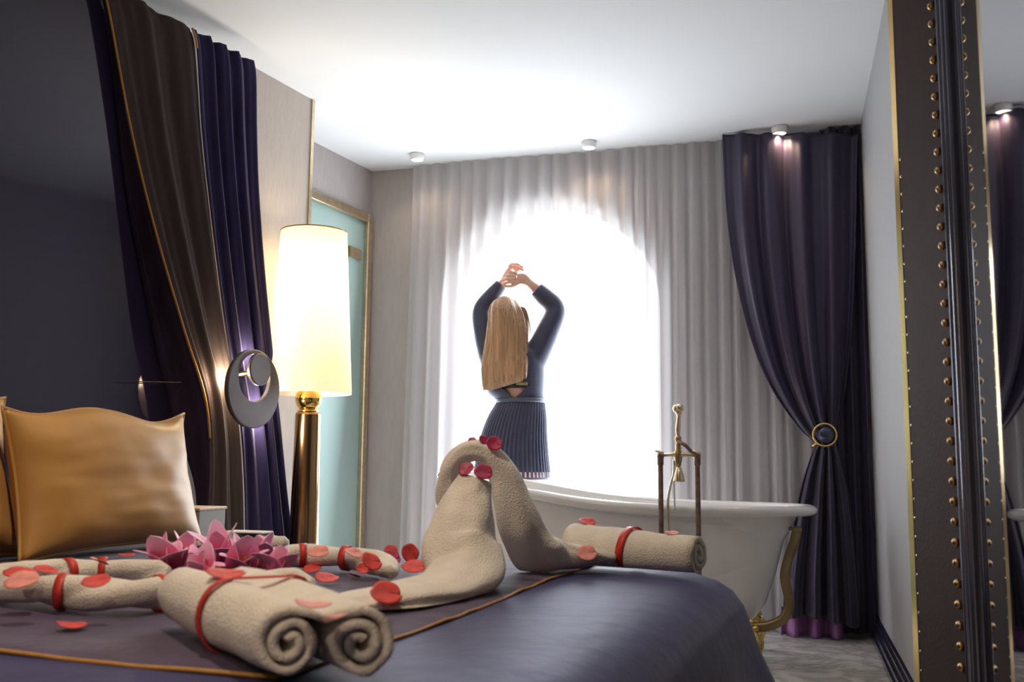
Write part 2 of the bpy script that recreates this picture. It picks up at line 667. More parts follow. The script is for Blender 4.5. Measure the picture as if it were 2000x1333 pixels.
def drape_fn(s, t):
    k = t * (len(LE) - 1)
    i = min(int(k), len(LE) - 2)
    q = k - i
    a = Vector(LE[i]).lerp(Vector(LE[i + 1]), q)
    b = Vector(RE[i]).lerp(Vector(RE[i + 1]), q)
    wdt = (b - a).length
    p = a.lerp(b, s)
    # gathered folds: shallow at the heading, packed at the tie, deep towards the hem
    dep = interp([(0, 0.016), (0.3, 0.026), (0.52, 0.03), (0.6, 0.02), (0.68, 0.03), (1, 0.05)], t)
    ph = s * 2 * PI * 4.5 + 0.8 * math.sin(3 * s + 2 * t)
    yy = dep * (math.sin(ph) + 0.25 * math.sin(2.3 * ph + 1 + 2 * t))
    yy += -0.05 * math.sin(PI * s) * interp([(0, 0.2), (0.55, 1), (0.6, 1.2), (0.75, 0.8), (1, 0.8)], t)
    z = max(p.z, 0.02)
    z = z if t < 0.9 else max(z, 0.085 + 0.02 * math.sin(5 * s))
    return (p.x, p.y + yy, z)


solid(mesh_obj('swept_panel', *grid(drape_fn, 90, 72), m=M_PLUM, parent=drape), 0.006)


def straight_fn(s, t):
    x = 0.17 + (XR - 0.012 - 0.17) * s
    z = HC - 0.004 - t * (HC - 0.03)
    yy = 0.028 * math.sin(s * 2 * PI * 2.6 + 0.6 + 0.3 * math.sin(3 * t)) + 0.012 * math.sin(s * 17 + 2 * t)
    return (x, 4.985 + yy * (0.6 + 0.5 * t), z)


solid(mesh_obj('hanging_panel', *grid(straight_fn, 40, 24), m=M_PLUM, parent=drape), 0.006)
# lilac lining showing below the hem


def hem_fn(s, t):
    x = -0.075 + 0.30 * s
    yy = 0.035 * math.sin(s * 2 * PI * 3.2 + 0.4)
    zt = 0.13 - 0.03 * s
    return (x - 0.004 * t, 4.95 + yy - 0.012 * t, zt * (1 - t) + 0.004)


solid(mesh_obj('lining_hem', *grid(hem_fn, 60, 5), m=M_LILAC, parent=drape), 0.004)
# holdback: gold ring and dark ball
hb = Vector((0.1428,4.8000,0.9512))
t = thing('curtain_holdback', 'gold ring holdback with a dark blue ball gripping the purple drape', 'curtain holdback', hb)
ring = [(0.052 * math.cos(a), 0.0, 0.052 * math.sin(a)) for a in [2 * PI * k / 40 for k in range(41)]]
mesh_obj('gold_ring', *tube(ring, 0.0055, 8, up=(0, 1, 0)), m=M_GOLD, parent=t, local=True)
mesh_obj('blue_ball', *ball((0.006, 0.012, 0), 0.043, 20, 12, 1, 0.7, 1), m=mat('blue_glass', (0.02, 0.022, 0.06), 0.12, coat=0.5), parent=t, local=True)
mesh_obj('hook', *tube([(-0.035, 0, -0.04), (-0.06, 0.02, -0.055), (-0.05, 0.06, -0.05), (0.0, 0.11, -0.03), (0.04, 0.20, 0.0), (0.06, 0.30, 0.0)], 0.006, 8), m=M_GOLD, parent=t, local=True)

# ------------------------------------------------------------------ framed mirror on the right wall
MX = lambda y: 0.225 + 0.052 * y
mir = thing('framed_mirror', 'tall studded frame and mirror on the right wall', 'mirror', (0.33, 1.3, 0.0))
p0, p1 = (MX(2.085), 2.085), (MX(-0.6), -0.6)
v, f = prism([p0, p1, (p1[0] + 0.012, p1[1]), (p0[0] + 0.012, p0[1])], 0.0, HC - 0.002)
mesh_obj('mirror_glass', v, f, M_MIRROR, mir, smooth=False)
o1 = (0.2586, 2.416)
o0 = (0.2505, 2.436)
i1 = (0.3170, 2.130)
v, f = prism([o1, i1, (0.352, 2.130), (0.352, 2.45), (0.268, 2.45)], 0.0, HC - 0.002)
bevel(mesh_obj('frame_band', v, f, M_BROWN_LEATHER, mir, smooth=False), 0.003)
v, f = prism([(o1[0], o1[1] - 0.004), (o0[0] - 0.001, o0[1]), (o0[0] + 0.006, 2.475), (0.352, 2.475), (0.352, 2.452), (0.266, 2.452)], 0.0, HC - 0.002)
bevel(mesh_obj('outer_edge', v, f, mat('dark_gold_edge', (0.50, 0.34, 0.13), 0.16, 1.0, var=0.15, vscale=5), mir, smooth=False, local=False), 0.002)
# ribbed black moulding between band and glass
mp = []
NR = 28
for k in range(NR + 1):
    s = k / NR
    x = i1[0] + (p0[0] - i1[0]) * s
    y = i1[1] + (p0[1] - i1[1]) * s
    d = 0.010 * abs(math.sin(PI * 3 * s)) ** 0.7
    mp.append((x - 0.86 * d, y - 0.5 * d))
v, f = prism(mp + [(p0[0] + 0.012, p0[1] + 0.005), (0.352, 2.129)], 0.0, HC - 0.002)
mesh_obj('ribbed_moulding', v, f, M_RIB, mir, smooth=False)
# brass studs on the band's inner edge, balls modelling their reflection on its outer
nx, ny = -0.98, -0.20
first = None
for k in range(38):
    fx = 0.90
    bx_, by_ = o1[0] + (i1[0] - o1[0]) * fx, o1[1] + (i1[1] - o1[1]) * fx
    z = 0.30 + 0.0405 * k
    if first is None:
        first = mesh_obj('stud', *ball((0, 0, 0), 0.0085, 14, 10), m=mat('stud_brass', (0.42, 0.27, 0.13), 0.3, 1.0, var=0.1, vscale=50), parent=mir, local=True)
        s = first
    else:
        s = first.copy()
        COL.objects.link(s)
        s.parent = mir
    s.location = Vector((bx_ + nx * 0.002, by_ + ny * 0.002, z)) - mir.location
sm = None
for k in range(30):
    z = 0.32 + 0.042 * k
    if sm is None:
        sm = mesh_obj('stud_reflection', *ball((0, 0, 0), 0.0045, 10, 8), m=M_GOLD, parent=mir, local=True)
        s = sm
    else:
        s = sm.copy()
        COL.objects.link(s)
        s.parent = mir
    s.location = Vector((o1[0] + 0.006 + nx * 0.001, o1[1] - 0.010 + ny * 0.001, z)) - mir.location

# ------------------------------------------------------------------ headboard wall: dark glossy panel, bed drapes, lamps
M_PANEL = mat('smoked_glass_panel', (0.028, 0.021, 0.050), 0.05, spec=0.6, var=0.05, vscale=3)
q = [L(-4.2, 0.001, 0), L(-0.80, 0.001, 0), L(-0.80, 0.014, 0), L(-4.2, 0.014, 0)]
v, f = prism([(p.x, p.y) for p in q], 0.3, HC - 0.06)
o = mesh_obj('headboard_panel', v, f, M_PANEL, smooth=False)
tag(o, 'dark smoked glossy wall panel behind the gold pillow', 'headboard panel')

# bed drape: lining, taupe front and navy side panel, from the ceiling to the floor behind the lamp disc
bd = thing('bed_drape', 'taupe and navy drape hanging beside the dark headboard panel', 'curtain', L(-0.9, 0.1, 0))


def edge(pts):
    return spline(pts, 8)


E0 = edge([(-2.3025,2.6975,2.4808), (-2.2982,2.7454,2.3894), (-2.2884,2.8096,2.0733), (-2.2756,2.8934,1.7206), (-2.2533,3.0190,1.3290), (-2.2062,3.0953,1.0145), (-2.1690,3.2060,0.7521), (-2.1469,3.2183,0.6007), (-2.1426,3.2468,0.3732), (-2.1373,3.2816,0.0524)])
E1 = edge([(-2.2811,2.6724,2.4653), (-2.2736,2.7211,2.3750), (-2.2457,2.8371,1.9845), (-2.1992,2.9428,1.6337), (-2.1413,3.0568,1.2929), (-2.1049,3.1622,1.0367), (-2.0985,3.2041,0.8098), (-2.1059,3.2223,0.6014), (-2.1023,3.2453,0.3750), (-2.0983,3.2716,0.0568)])
E2 = edge([(-2.1213,2.9889,2.4106), (-2.1166,3.0199,2.3434), (-2.1089,3.0702,2.0318), (-2.0988,3.1362,1.7323), (-2.0860,3.2195,1.3920), (-2.0760,3.2854,1.1625), (-2.0670,3.3441,0.9682), (-2.0690,3.3970,0.7114), (-2.0653,3.4215,0.4155), (-2.0615,3.4459,0.0257)])
E3 = edge([(-2.0765,3.3481,2.4239), (-2.0739,3.3650,2.3542), (-2.0713,3.3817,2.1328), (-2.0752,3.4229,1.8877), (-2.0743,3.4946,1.5618), (-2.0620,3.5752,1.1892), (-2.0545,3.6238,0.9800), (-2.0534,3.6976,0.7048), (-2.0422,3.7707,0.3827), (-2.0342,3.8227,-0.0450)])


def strip(A, B, nf, dep, ph0):
    def fn(s, t):
        k = t * (len(A) - 1)
        i = min(int(k), len(A) - 2)
        a = Vector(A[i]).lerp(Vector(A[i + 1]), k - i)
        b = Vector(B[i]).lerp(Vector(B[i + 1]), k - i)
        p = a.lerp(b, s)
        ph = s * 2 * PI * nf + ph0 + 0.7 * math.sin(2.5 * t + 3 * s)
        d = dep * (math.sin(ph) + 0.3 * math.sin(2.6 * ph + 3 * t)) * math.sin(PI * min(1, max(0, 0.08 + 0.84 * s))) ** 0.5
        p = p + WN * d
        p.z = min(max(p.z, 0.01), HC - 0.012)
        return p
    return fn


solid(mesh_obj('dark_lining', *grid(strip(E0, E1, 1.5, 0.006, 0.5), 24, 70), m=M_LINING, parent=bd), 0.004)
solid(mesh_obj('taupe_panel', *grid(strip(E1, E2, 2.6, 0.012, 0.0), 60, 70), m=M_BROWN_CLOTH, parent=bd), 0.004)
solid(mesh_obj('navy_panel', *grid(strip(E2, E3, 4.2, 0.016, 1.0), 60, 70), m=M_NAVY, parent=bd), 0.004)
for A, nm in ((E1, 'a'), (E2, 'b')):
    pts = [(Vector(p) + WN * 0.008) for p in A if p[2] < HC - 0.012]
    mesh_obj('orange_piping', *tube([tuple(p) for p in (pts[:46] if nm == 'a' else pts[:9])], 0.0045, 6), m=M_PIPING, parent=bd)

# round wall light on the drape: smoky ring, small disc, brass drum
sc0 = Vector((-1.9949,3.3193,1.0850))
sconce = thing('wall_light', 'round smoked disc wall light glowing over the navy drape', 'wall light', sc0 - WN * 0.2)


def SL(u, v, z):
    return sc0 + WD * u + WN * v + Vector((0, 0, z))


def disc_ring(cu, cz, ro, iu, iz, ri, v0, v1, seg=56):
    rings = []
    for (c_u, c_z, r, vv) in ((cu, cz, ro - 0.004, v1), (cu, cz, ro, v1 - 0.004), (cu, cz, ro, v0), (iu, iz, ri, v0), (iu, iz, ri, v1 - 0.003), (iu, iz, ri + 0.003, v1)):
        rings.append([SL(c_u + r * math.cos(2 * PI * k / seg), vv, c_z + r * math.sin(2 * PI * k / seg)) for k in range(seg)])
    V, F = loft(rings, False, False)
    n = len(rings)
    F += [((n - 1) * seg + k, (n - 1) * seg + (k + 1) % seg, (k + 1) % seg, k) for k in range(seg)]
    return V, F


M_SMOKE = mat('smoked_disc', (0.15, 0.13, 0.13), 0.35, metal=0.5, var=0.25, vscale=5)
mesh_obj('outer_ring', *disc_ring(0, 0, 0.152, 0.0, 0.042, 0.092, -0.008, 0.010), m=M_SMOKE, parent=sconce, smooth=False)
V, F = loft([[SL(0.006 + r * math.cos(2 * PI * k / 40), vv, 0.075 + r * math.sin(2 * PI * k / 40)) for k in range(40)] for r, vv in ((0.058, 0.012), (0.063, 0.016), (0.063, 0.026), (0.059, 0.030))])
mesh_obj('small_disc', V, F, M_SMOKE, sconce, smooth=False)
V, F = loft([[SL(r * math.cos(2 * PI * k / 40), vv, 0.02 + r * math.sin(2 * PI * k / 40)) for k in range(40)] for r, vv in ((0.05, -0.20), (0.055, -0.198), (0.055, -0.15), (0.045, -0.14))])
mesh_obj('brass_base', V, F, M_BRASS, sconce)
V, F = tube([SL(0, -0.15, 0.05), SL(0.0, -0.02, 0.062), SL(0.006, 0.014, 0.075)], 0.011, 12)
mesh_obj('stem', V, F, M_GOLD, sconce)
V, F = ball(tuple(SL(-0.04, -0.075, 0.045)), 0.026, 16, 10)
mesh_obj('bulb', V, F, emit('sconce_bulb', (1.0, 0.86, 0.62), 14.0), sconce)
V, F = tube([SL(-0.08, -0.12, 0.02), SL(-0.42, -0.16, 0.0)], 0.0022, 6)
mesh_obj('tie_cord', V, F, M_COPPER, sconce)
point('wall_light_lamp', SL(-0.11, -0.055, 0.03), 4.5, (1.0, 0.80, 0.55), 0.02)
point('wall_light_lamp', SL(0.09, -0.055, -0.10), 4.5, (1.0, 0.84, 0.66), 0.02)
point('wall_light_lamp', SL(0.03, -0.055, 0.13), 1.5, (1.0, 0.84, 0.66), 0.02)

# floor lamp
lp = Vector((-1.9570,3.6990,1.0905))
lx, ly, lz = lp.x, lp.y, lp.z
lamp = thing('floor_lamp', 'tall gold floor lamp with a glowing cream tapered shade', 'floor lamp', (lx, ly, 0))
ST = lz + 0.695
mesh_obj('column', *lathe([(0.001, 0.0), (0.10, 0.0), (0.105, 0.012), (0.078, 0.03), (0.068, 0.05), (0.062, 0.30), (0.053, lz - 0.09), (0.050, lz - 0.078), (0.001, lz - 0.077)], lx, ly, 40, False, False), m=mat('bronze_gold_column', (0.36, 0.22, 0.11), 0.2, 1.0, var=0.08, vscale=4, stretch=(6, 6, 0.3)), parent=lamp)
mesh_obj('collar', *lathe([(0.02, lz - 0.08), (0.042, lz - 0.078), (0.044, lz - 0.070), (0.03, lz - 0.064)], lx, ly, 32), m=M_GOLD, parent=lamp)
mesh_obj('gold_ball', *ball((lx, ly, lz - 0.022), 0.056, 28, 18), m=mat('ball_gold', (0.85, 0.55, 0.16), 0.12, 1.0), parent=lamp)
mesh_obj('stem', *tube([(lx, ly, lz + 0.02), (lx, ly, lz + 0.40)], 0.008, 10), m=M_GOLD, parent=lamp)
M_SHADE = cloth_mix('lamp_shade_cloth', (0.95, 0.86, 0.66), 0.0, 0.62, 0.38)
shade = mesh_obj('shade', *lathe([(0.178, lz), (0.1785, lz + 0.01), (0.141, ST - 0.01), (0.140, ST)], lx, ly, 56, False, False), m=M_SHADE, parent=lamp)
hoop = mesh_obj('shade_hoop', *tube([(lx + 0.140 * math.cos(2 * PI * k / 40), ly + 0.140 * math.sin(2 * PI * k / 40), ST) for k in range(41)], 0.003, 6), m=M_PIPING, parent=shade)
mesh_obj('bulb', *ball((lx, ly, lz + 0.43), 0.035, 16, 12, 1, 1, 1.3), m=emit('lamp_bulb', (1.0, 0.85, 0.6), 6.0), parent=lamp)
point('floor_lamp_lamp', (lx, ly, lz + 0.50), 4.4, (1.0, 0.80, 0.52), 0.05)
point('floor_lamp_lamp', (lx, ly, lz + 0.25), 2.2, (1.0, 0.80, 0.52), 0.05)
# ------------------------------------------------------------------ bed
BQ = Vector((-0.614, 1.459, 0))
BV = Vector((0.9969, -0.0785, 0))     # towards the foot
BU = Vector((0.0785, 0.9969, 0))      # towards the far side


def B(v, u, z):
    return BQ + BV * v + BU * u + Vector((0, 0, z))


bed = thing('bed', 'wide bed with a navy satin spread and purple quilted centre', 'bed', B(-0.8, 0.4, 0))
V0, V1, U0, U1 = -1.54, 0.30, -0.60, 1.24     # flat top of the spread before it rolls over


def rr(inset, z, n=28, flare=0.0, rad=0.14):
    """rounded rectangle ring, grown outwards by -inset"""
    out = []
    a0, a1, c0, c1 = V0 + inset, V1 - inset, U0 + inset, U1 - inset
    r = max(0.02, rad - inset)
    cs = [(a1 - r, c1 - r, 0), (a0 + r, c1 - r, 90), (a0 + r, c0 + r, 180), (a1 - r, c0 + r, 270)]
    nxt = [(a0 + r, c1 - r), (a0 + r, c0 + r), (a1 - r, c0 + r), (a1 - r, c1 - r)]
    for (cv, cu, ad) in cs:
        for k in range(13):
            th = R(ad + 90 * k / 12)
            out.append((cv + r * math.cos(th), cu + r * math.sin(th), th))
        # straight run
    full = []
    for i in range(len(out)):
        p, q = out[i], out[(i + 1) % len(out)]
        dd = math.hypot(q[0] - p[0], q[1] - p[1])
        m = max(1, int(dd / 0.05)) if dd > 0.3 else 1
        for k in range(m):
            t = k / m
            full.append((p[0] + (q[0] - p[0]) * t, p[1] + (q[1] - p[1]) * t))
    return full, z


base_ring, _ = rr(0.0, 0)
NB = len(base_ring)
cv0, cu0 = (V0 + V1) / 2, (U0 + U1) / 2


def ring_normals(rg):
    out = []
    for i in range(len(rg)):
        a, b = rg[i - 1], rg[(i + 1) % len(rg)]
        t = Vector((b[0] - a[0], b[1] - a[1]))
        t.normalize()
        out.append(Vector((t.y, -t.x)))
    return out


RN_ = ring_normals(base_ring)
rings = []
TOP = BED - 0.008
for (o_, z) in [(-0.6, 0.0), (-0.3, 0.0), (-0.12, 0.0), (-0.05, -0.002), (0.0, -0.008), (0.04, -0.020), (0.075, -0.042), (0.10, -0.075), (0.116, -0.12), (0.134, -0.19), (0.170, -0.28), (0.215, -0.38), (0.265, -0.49)]:
    ring = []
    for i, (pv, pu) in enumerate(base_ring):
        drop = max(0, -z - 0.10)
        wob = 0.05 * drop * math.sin(i * 0.55) + 0.03 * drop * math.sin(i * 0.21 + 1)
        oo = o_ if o_ < 0 else o_ * (0.35 if RN_[i].x < -0.5 else 0.2 if RN_[i].y > 0.7 else 1.0)
        if o_ < 0:
            k = -o_ / 0.93
            qv, qu = pv + (cv0 - pv) * k, pu + (cu0 - pu) * k
        else:
            qv, qu = pv + RN_[i].x * (oo + wob), pu + RN_[i].y * (oo + wob)
        ring.append(B(qv, qu, TOP + z))
    rings.append(ring)
V, F = loft(rings, True, False)
spread = mesh_obj('bedspread', V, F, M_SPREAD, bed)
v, f = prism([(B(a, c, 0).x, B(a, c, 0).y) for a, c in ((V0 + 0.03, U0 + 0.02), (V1 - 0.02, U0 + 0.02), (V1 - 0.02, U1 - 0.02), (V0 + 0.03, U1 - 0.02))], 0.0, BED - 0.06)
bevel(mesh_obj('mattress_base', v, f, mat('dark_bed_base', (0.03, 0.025, 0.035), 0.7, var=0.1), bed, smooth=False), 0.03)
QV0, QV1, QU0, QU1 = -1.52, 0.0, -0.312, 1.24


def quilt_fn(s, t):
    v_ = QV0 + (QV1 - QV0) * s
    u_ = QU0 + (QU1 - QU0) * t
    e = min(s, 1 - s, t, 1 - t) * 40
    z = BED - 0.007 + 0.006 * min(1, e) ** 0.5
    z += 0.003 * noise.noise(Vector((v_ * 5, u_ * 9, 0.3))) + 0.0015 * noise.noise(Vector((v_ * 14, u_ * 22, 1.3)))
    uu = u_ + 0.008 * math.sin(v_ * 5) * (1 - t)
    vv = v_ + 0.012 * math.sin(u_ * 4 + 1) * s
    return B(vv, uu, z)


quilt = mesh_obj('quilted_panel', *grid(quilt_fn, 120, 110), m=M_QUILT, parent=bed)
mesh_obj('orange_piping', *tube([quilt_fn(k / 60, 0) + Vector((0, 0, 0.002)) for k in range(61)] + [quilt_fn(1, k / 60) + Vector((0, 0, 0.002)) for k in range(1, 61)], 0.0032, 8), m=M_PIPING, parent=quilt)

# ------------------------------------------------------------------ gold pillows


def pillow(name, label, c, wdir, tilt, w, hgt, th, m, corner=0.12, seed=1):
    """c: bottom centre; wdir: direction of its width; leans back by tilt"""
    wd = Vector(wdir).normalized()
    out = Vector((wd.y, -wd.x, 0))
    up = (Vector((0, 0, 1)) * math.cos(tilt) - out * math.sin(tilt)).normalized()
    nrm = wd.cross(up) * -1
    if nrm.dot(out) < 0:
        nrm = -nrm

    def face(sign):
        def fn(s, t):
            a, b = s * 2 - 1, t * 2 - 1
            prof = max(0.0, (1 - abs(a) ** 2.6)) ** 0.55 * max(0.0, (1 - abs(b) ** 2.6)) ** 0.55
            # sides bow inwards, the corners stay out as ears
            aa = a * (1 - 0.10 * (1 - b * b) * abs(a) ** 2)
            bb = b * (1 - 0.10 * (1 - a * a) * abs(b) ** 2)
            wr = 0.007 * noise.noise(Vector((a * 3 + seed, b * 3, seed))) + 0.003 * noise.noise(Vector((a * 2, b * 8, seed + 5)))
            wr += 0.010 * math.sin(9 * b + 4 * a) * max(0, abs(a) - 0.55)
            d = sign * (th * prof + wr * prof) - 0.02 * (1 - b * b)
            top = 0.02 * math.sin(4.5 * a + seed) * max(0, b)
            p = Vector(c) + wd * (aa * w / 2) + up * ((bb + 1) * hgt / 2 + top) + nrm * d
            return p
        return fn
    t = thing(name, label, 'pillow', c, 'gold satin pillows')
    V1_, F1_ = grid(face(1), 48, 40)
    V2_, F2_ = grid(face(-1), 48, 40)
    V, F = merge((V1_, F1_), (V2_, F2_))
    o = mesh_obj('pillowcase', V, F, m, t)
    bmm = bmesh.new()
    bmm.from_mesh(o.data)
    bmesh.ops.remove_doubles(bmm, verts=bmm.verts, dist=0.0008)
    bmesh.ops.recalc_face_normals(bmm, faces=bmm.faces)
    bmm.to_mesh(o.data)
    bmm.free()
    for p in o.data.polygons:
        p.use_smooth = True
    per = [(k / 24, 0) for k in range(24)] + [(1, k / 24) for k in range(24)] + [(1 - k / 24, 1) for k in range(24)] + [(0, 1 - k / 24) for k in range(25)]
    mesh_obj('piping', *tube([face(1)(s, q_) for s, q_ in per], 0.005, 6), m=m, parent=t)
    return t


pc = (Vector((-1.8345,1.9803,0.5600)) + Vector((-1.7784,2.6323,0.5600))) / 2
pw = Vector((-1.7784,2.6323,0.5600)) - Vector((-1.8345,1.9803,0.5600))
pillow('gold_pillow', 'large gold satin pillow propped up at the head of the bed, right of its neighbour', (pc.x - 0.05, pc.y + 0.117, 0.552), (pw.x, pw.y, 0), R(14), pw.length + 0.06, 0.42, 0.11, M_GOLD_SATIN, seed=2)
pillow('gold_pillow', 'dark gold pillow at the far left, its edge beside the large pillow', (pc.x - 0.17 - pw.x * 0.66, pc.y - pw.y * 0.66, 0.556), (pw.x, pw.y, 0), R(16), pw.length, 0.46, 0.10, M_GOLD_SATIN, seed=7)

# ------------------------------------------------------------------ bedside table and the boxes on it
nt_c = Vector((-1.8943,2.8988,0.6200))
ns = thing('nightstand', 'bedside table just visible behind the gold pillow', 'bedside table', (-2.05, 3.02, 0))


nb = Vector((-2.05, 3.02, 0))


def bx(cx, cy, hx, hy, z0, z1):
    return box_data(cx - hx, cx + hx, cy - hy, cy + hy, z0, z1)


v, f = bx(nb.x, nb.y, 0.11, 0.11, 0.10, 0.50)
bevel(mesh_obj('cabinet', v, f, mat('grey_lacquer', (0.30, 0.29, 0.29), 0.35, var=0.03), ns, smooth=False), 0.004)
v, f = bx(nb.x, nb.y, 0.115, 0.115, 0.50, 0.525)
bevel(mesh_obj('top_board', v, f, mat('pale_wood', (0.62, 0.46, 0.33), 0.45, var=0.12, vscale=10, stretch=(1, 8, 1)), ns, smooth=False), 0.004)
for sx in (-1, 1):
    for sy in (-1, 1):
        v, f = bx(nb.x + sx * 0.085, nb.y + sy * 0.085, 0.018, 0.018, 0, 0.10)
        mesh_obj('leg', v, f, M_BRASS, ns, smooth=False)
tr = thing('tray_box', 'grey box with a pale wooden rim behind the gold pillow', 'box', (nb.x, nb.y, 0.525))
v, f = bx(nb.x + 0.01, nb.y - 0.02, 0.10, 0.08, 0.525, 0.640)
bevel(mesh_obj('body', v, f, mat('grey_lacquer', (0.30, 0.29, 0.29), 0.35), tr, smooth=False), 0.003)
v, f = bx(nb.x + 0.01, nb.y - 0.02, 0.104, 0.084, 0.640, 0.650)
bevel(mesh_obj('rim', v, f, mat('pale_wood', (0.62, 0.46, 0.33), 0.45), tr, smooth=False), 0.003)

bc = Vector((-1.5609,2.6048,0.5600))
cb = thing('gift_box', 'flat black box with a white rim behind the pink flowers', 'box', (bc.x, bc.y, 0.552))
v, f = bx(bc.x, bc.y, 0.062, 0.03, 0.548, 0.600)
bevel(mesh_obj('body', v, f, M_BLACK_LACQUER, cb, smooth=False), 0.002)
v, f = bx(bc.x, bc.y, 0.065, 0.033, 0.600, 0.605)
bevel(mesh_obj('white_rim', v, f, M_WHITE, cb, smooth=False), 0.002)

# ------------------------------------------------------------------ twisted towel ropes with red ribbons


def rope(name, label, pts, rad, ribbons, turns=14.0):
    path = spline(pts, 14)
    N = len(path)
    ln = sum((Vector(path[i + 1]) - Vector(path[i])).length for i in range(N - 1))

    def shp(t, th):
        a = th * 2 - t * ln * turns * 2.0
        return 0.70 + 0.34 * abs(math.cos(a / 2)) + 0.05 * noise.noise(Vector((t * ln * 30, th, 0.5)))
    o = thing(name, label, 'twisted towel', pts[len(pts) // 2], 'twisted towels laid out on the bed')
    o.location.z = BED
    end = [min(1, 0.55 + 6 * min(i, N - 1 - i) / N) for i in range(N)]
    mesh_obj('towel', *tube(path, [rad * e for e in end], 20, shape=shp), m=M_TOWEL, parent=o)
    fr = frames(path)
    for (t0, slant, wd_) in ribbons:
        i0 = t0 * (N - 1)
        V, F = [], []
        K = 24
        for j in (0, 1):
            for k in range(K):
                th = 2 * PI * k / K
                ii = i0 + (slant * math.cos(th) + (j - 0.5) * wd_) * (N - 1) / ln
                ii = min(max(ii, 0), N - 1.001)
                a_, b_ = fr[int(ii)], fr[int(ii) + 1]
                q_ = ii - int(ii)
                p = a_[0].lerp(b_[0], q_)
                g = rad * 1.05
                V.append(p + a_[1] * (g * math.cos(th)) + a_[2] * (g * math.sin(th)))
        F = [(k, (k + 1) % K, K + (k + 1) % K, K + k) for k in range(K)]
        solid(mesh_obj('ribbon', V, F, M_RED, o), 0.002)
    return o


rope('towel_rope', 'twisted towel rope with red ribbon bands nearest the camera on the left', [(-1.6279,1.5861,0.5800), (-1.4417,1.5346,0.5800), (-1.3055,1.4988,0.5800), (-1.1971,1.4872,0.5800), (-1.1055,1.5201,0.5800), (-1.0526,1.6130,0.5800), (-0.9677,1.7247,0.5780), (-0.8962,1.7349,0.5760)], 0.030, [(0.34, 0.022, 0.022), (0.60, 0.010, 0.018), (0.06, 0.01, 0.02)])
rope('towel_rope', 'twisted towel rope with red bands lying in front of the gold pillow', [(-1.5834,1.6301,0.5800), (-1.5091,1.6861,0.5800), (-1.4678,1.7408,0.5800), (-1.4120,1.7818,0.5800), (-1.3250,1.7841,0.5800), (-1.2600,1.7975,0.5780)], 0.027, [(0.40, 0.014, 0.02), (0.60, 0.012, 0.02)])
rope('towel_rope', 'twisted towel rope with two red bands right of the pink flowers', [(-1.2251,2.1787,0.5780), (-1.1937,2.2237,0.5800), (-1.1175,2.2393,0.5800), (-1.0101,2.1870,0.5800), (-0.9248,2.1289,0.5780), (-0.8517,2.0090,0.5760)], 0.028, [(0.24, 0.004, 0.026), (0.52, 0.014, 0.02)])
rope('towel_rope', 'plain twisted towel strand behind the pink flowers, beside the black box', [(-1.6504,2.4807,0.5700), (-1.6152,2.5427,0.5750), (-1.6057,2.6662,0.5750), (-1.4794,2.5977,0.5750), (-1.4288,2.6066,0.5700)], 0.026, [], 10)

# ------------------------------------------------------------------ rolled towels


def rest(V):
    """cloth flattens where it lies on the quilt"""
    return [(v[0], v[1], max(v[2], BED + 0.004)) for v in V]


def scroll_line(Rad, th, turns, n=60):
    """centre line of a spiral from the core out to radius Rad, ending at the top heading +x (clockwise)"""
    pts = []
    for k in range(n + 1):
        s = k / n
        ang = PI / 2 + 2 * PI * turns * (1 - s)
        r = th * 0.6 + (Rad - th * 0.6) * s
        pts.append((r * math.cos(ang), r * math.sin(ang)))
    return pts


def strip_section(line, th):
    """closed outline of a centre line thickened by th"""
    A, Bk = [], []
    n = len(line)
    for i in range(n):
        a = line[max(0, i - 1)]
        b = line[min(n - 1, i + 1)]
        t = Vector((b[0] - a[0], b[1] - a[1]))
        t.normalize()
        nn = Vector((-t.y, t.x)) * (th / 2)
        A.append((line[i][0] + nn.x, line[i][1] + nn.y))
        Bk.append((line[i][0] - nn.x, line[i][1] - nn.y))
    return A, Bk


def extrude_strip(line, th, near, axis, side, length, swell, seed=0, rows=18):
    """cloth strip of given section swept along axis from near; side is the section's x direction"""
    A, Bk = strip_section(line, th)
    n = len(line)
    up = Vector((0, 0, 1))
    rings = []
    for j in range(rows + 1):
        t = j / rows
        g = swell(t)
        ring = []
        for (x, z) in A + Bk[::-1]:
            wv = 0.004 * noise.noise(Vector((x * 30 + seed, z * 30, t * 5)))
            ring.append(Vector(near) + Vector(axis) * (length * t + wv * 1.5) + Vector(side) * (x * g) + up * (z * g + wv))
        rings.append(ring)
    V, F = loft(rings, False, False)
    m = 2 * n
    for e, sgn in ((0, 1), (rows * m, -1)):
        for i in range(n - 1):
            q = (e + i, e + i + 1, e + m - 2 - i, e + m - 1 - i)
            F.append(q if sgn > 0 else q[::-1])
    return V, F


# near roll: rolled from both sides into two scrolls
n1 = Vector((-0.5972,1.1075,0.5920))
n2 = Vector((-0.5192,1.1339,0.5920))
nm_ = (n1 + n2) / 2
sd = (n2 - n1)
sep = sd.length / 2 + 0.002
sd.normalize()
far = Vector((-0.9162,1.4272,0.5920))
ax = far - nm_
ax = Vector((ax.x, ax.y, 0))
LEN = ax.length
ax.normalize()
RS = 0.040
la = [(x - sep, z) for x, z in scroll_line(RS, 0.011, 2.1)]
lb = [(-x, z) for x, z in la][::-1]
mid = [(-sep * 0.4, RS - 0.006), (0, RS - 0.011), (sep * 0.4, RS - 0.006)]
line = la + mid + lb
roll = thing('rolled_towel', 'thick double-rolled cream towel tied with red ribbon in the foreground', 'rolled towel', (nm_.x, nm_.y, BED))
V, F = extrude_strip(line, 0.0105, (nm_.x, nm_.y, BED + RS + 0.008), ax, sd, LEN, lambda t: 1.0 + 0.10 * math.sin(PI * t) + 0.05 * t, 3, 22)
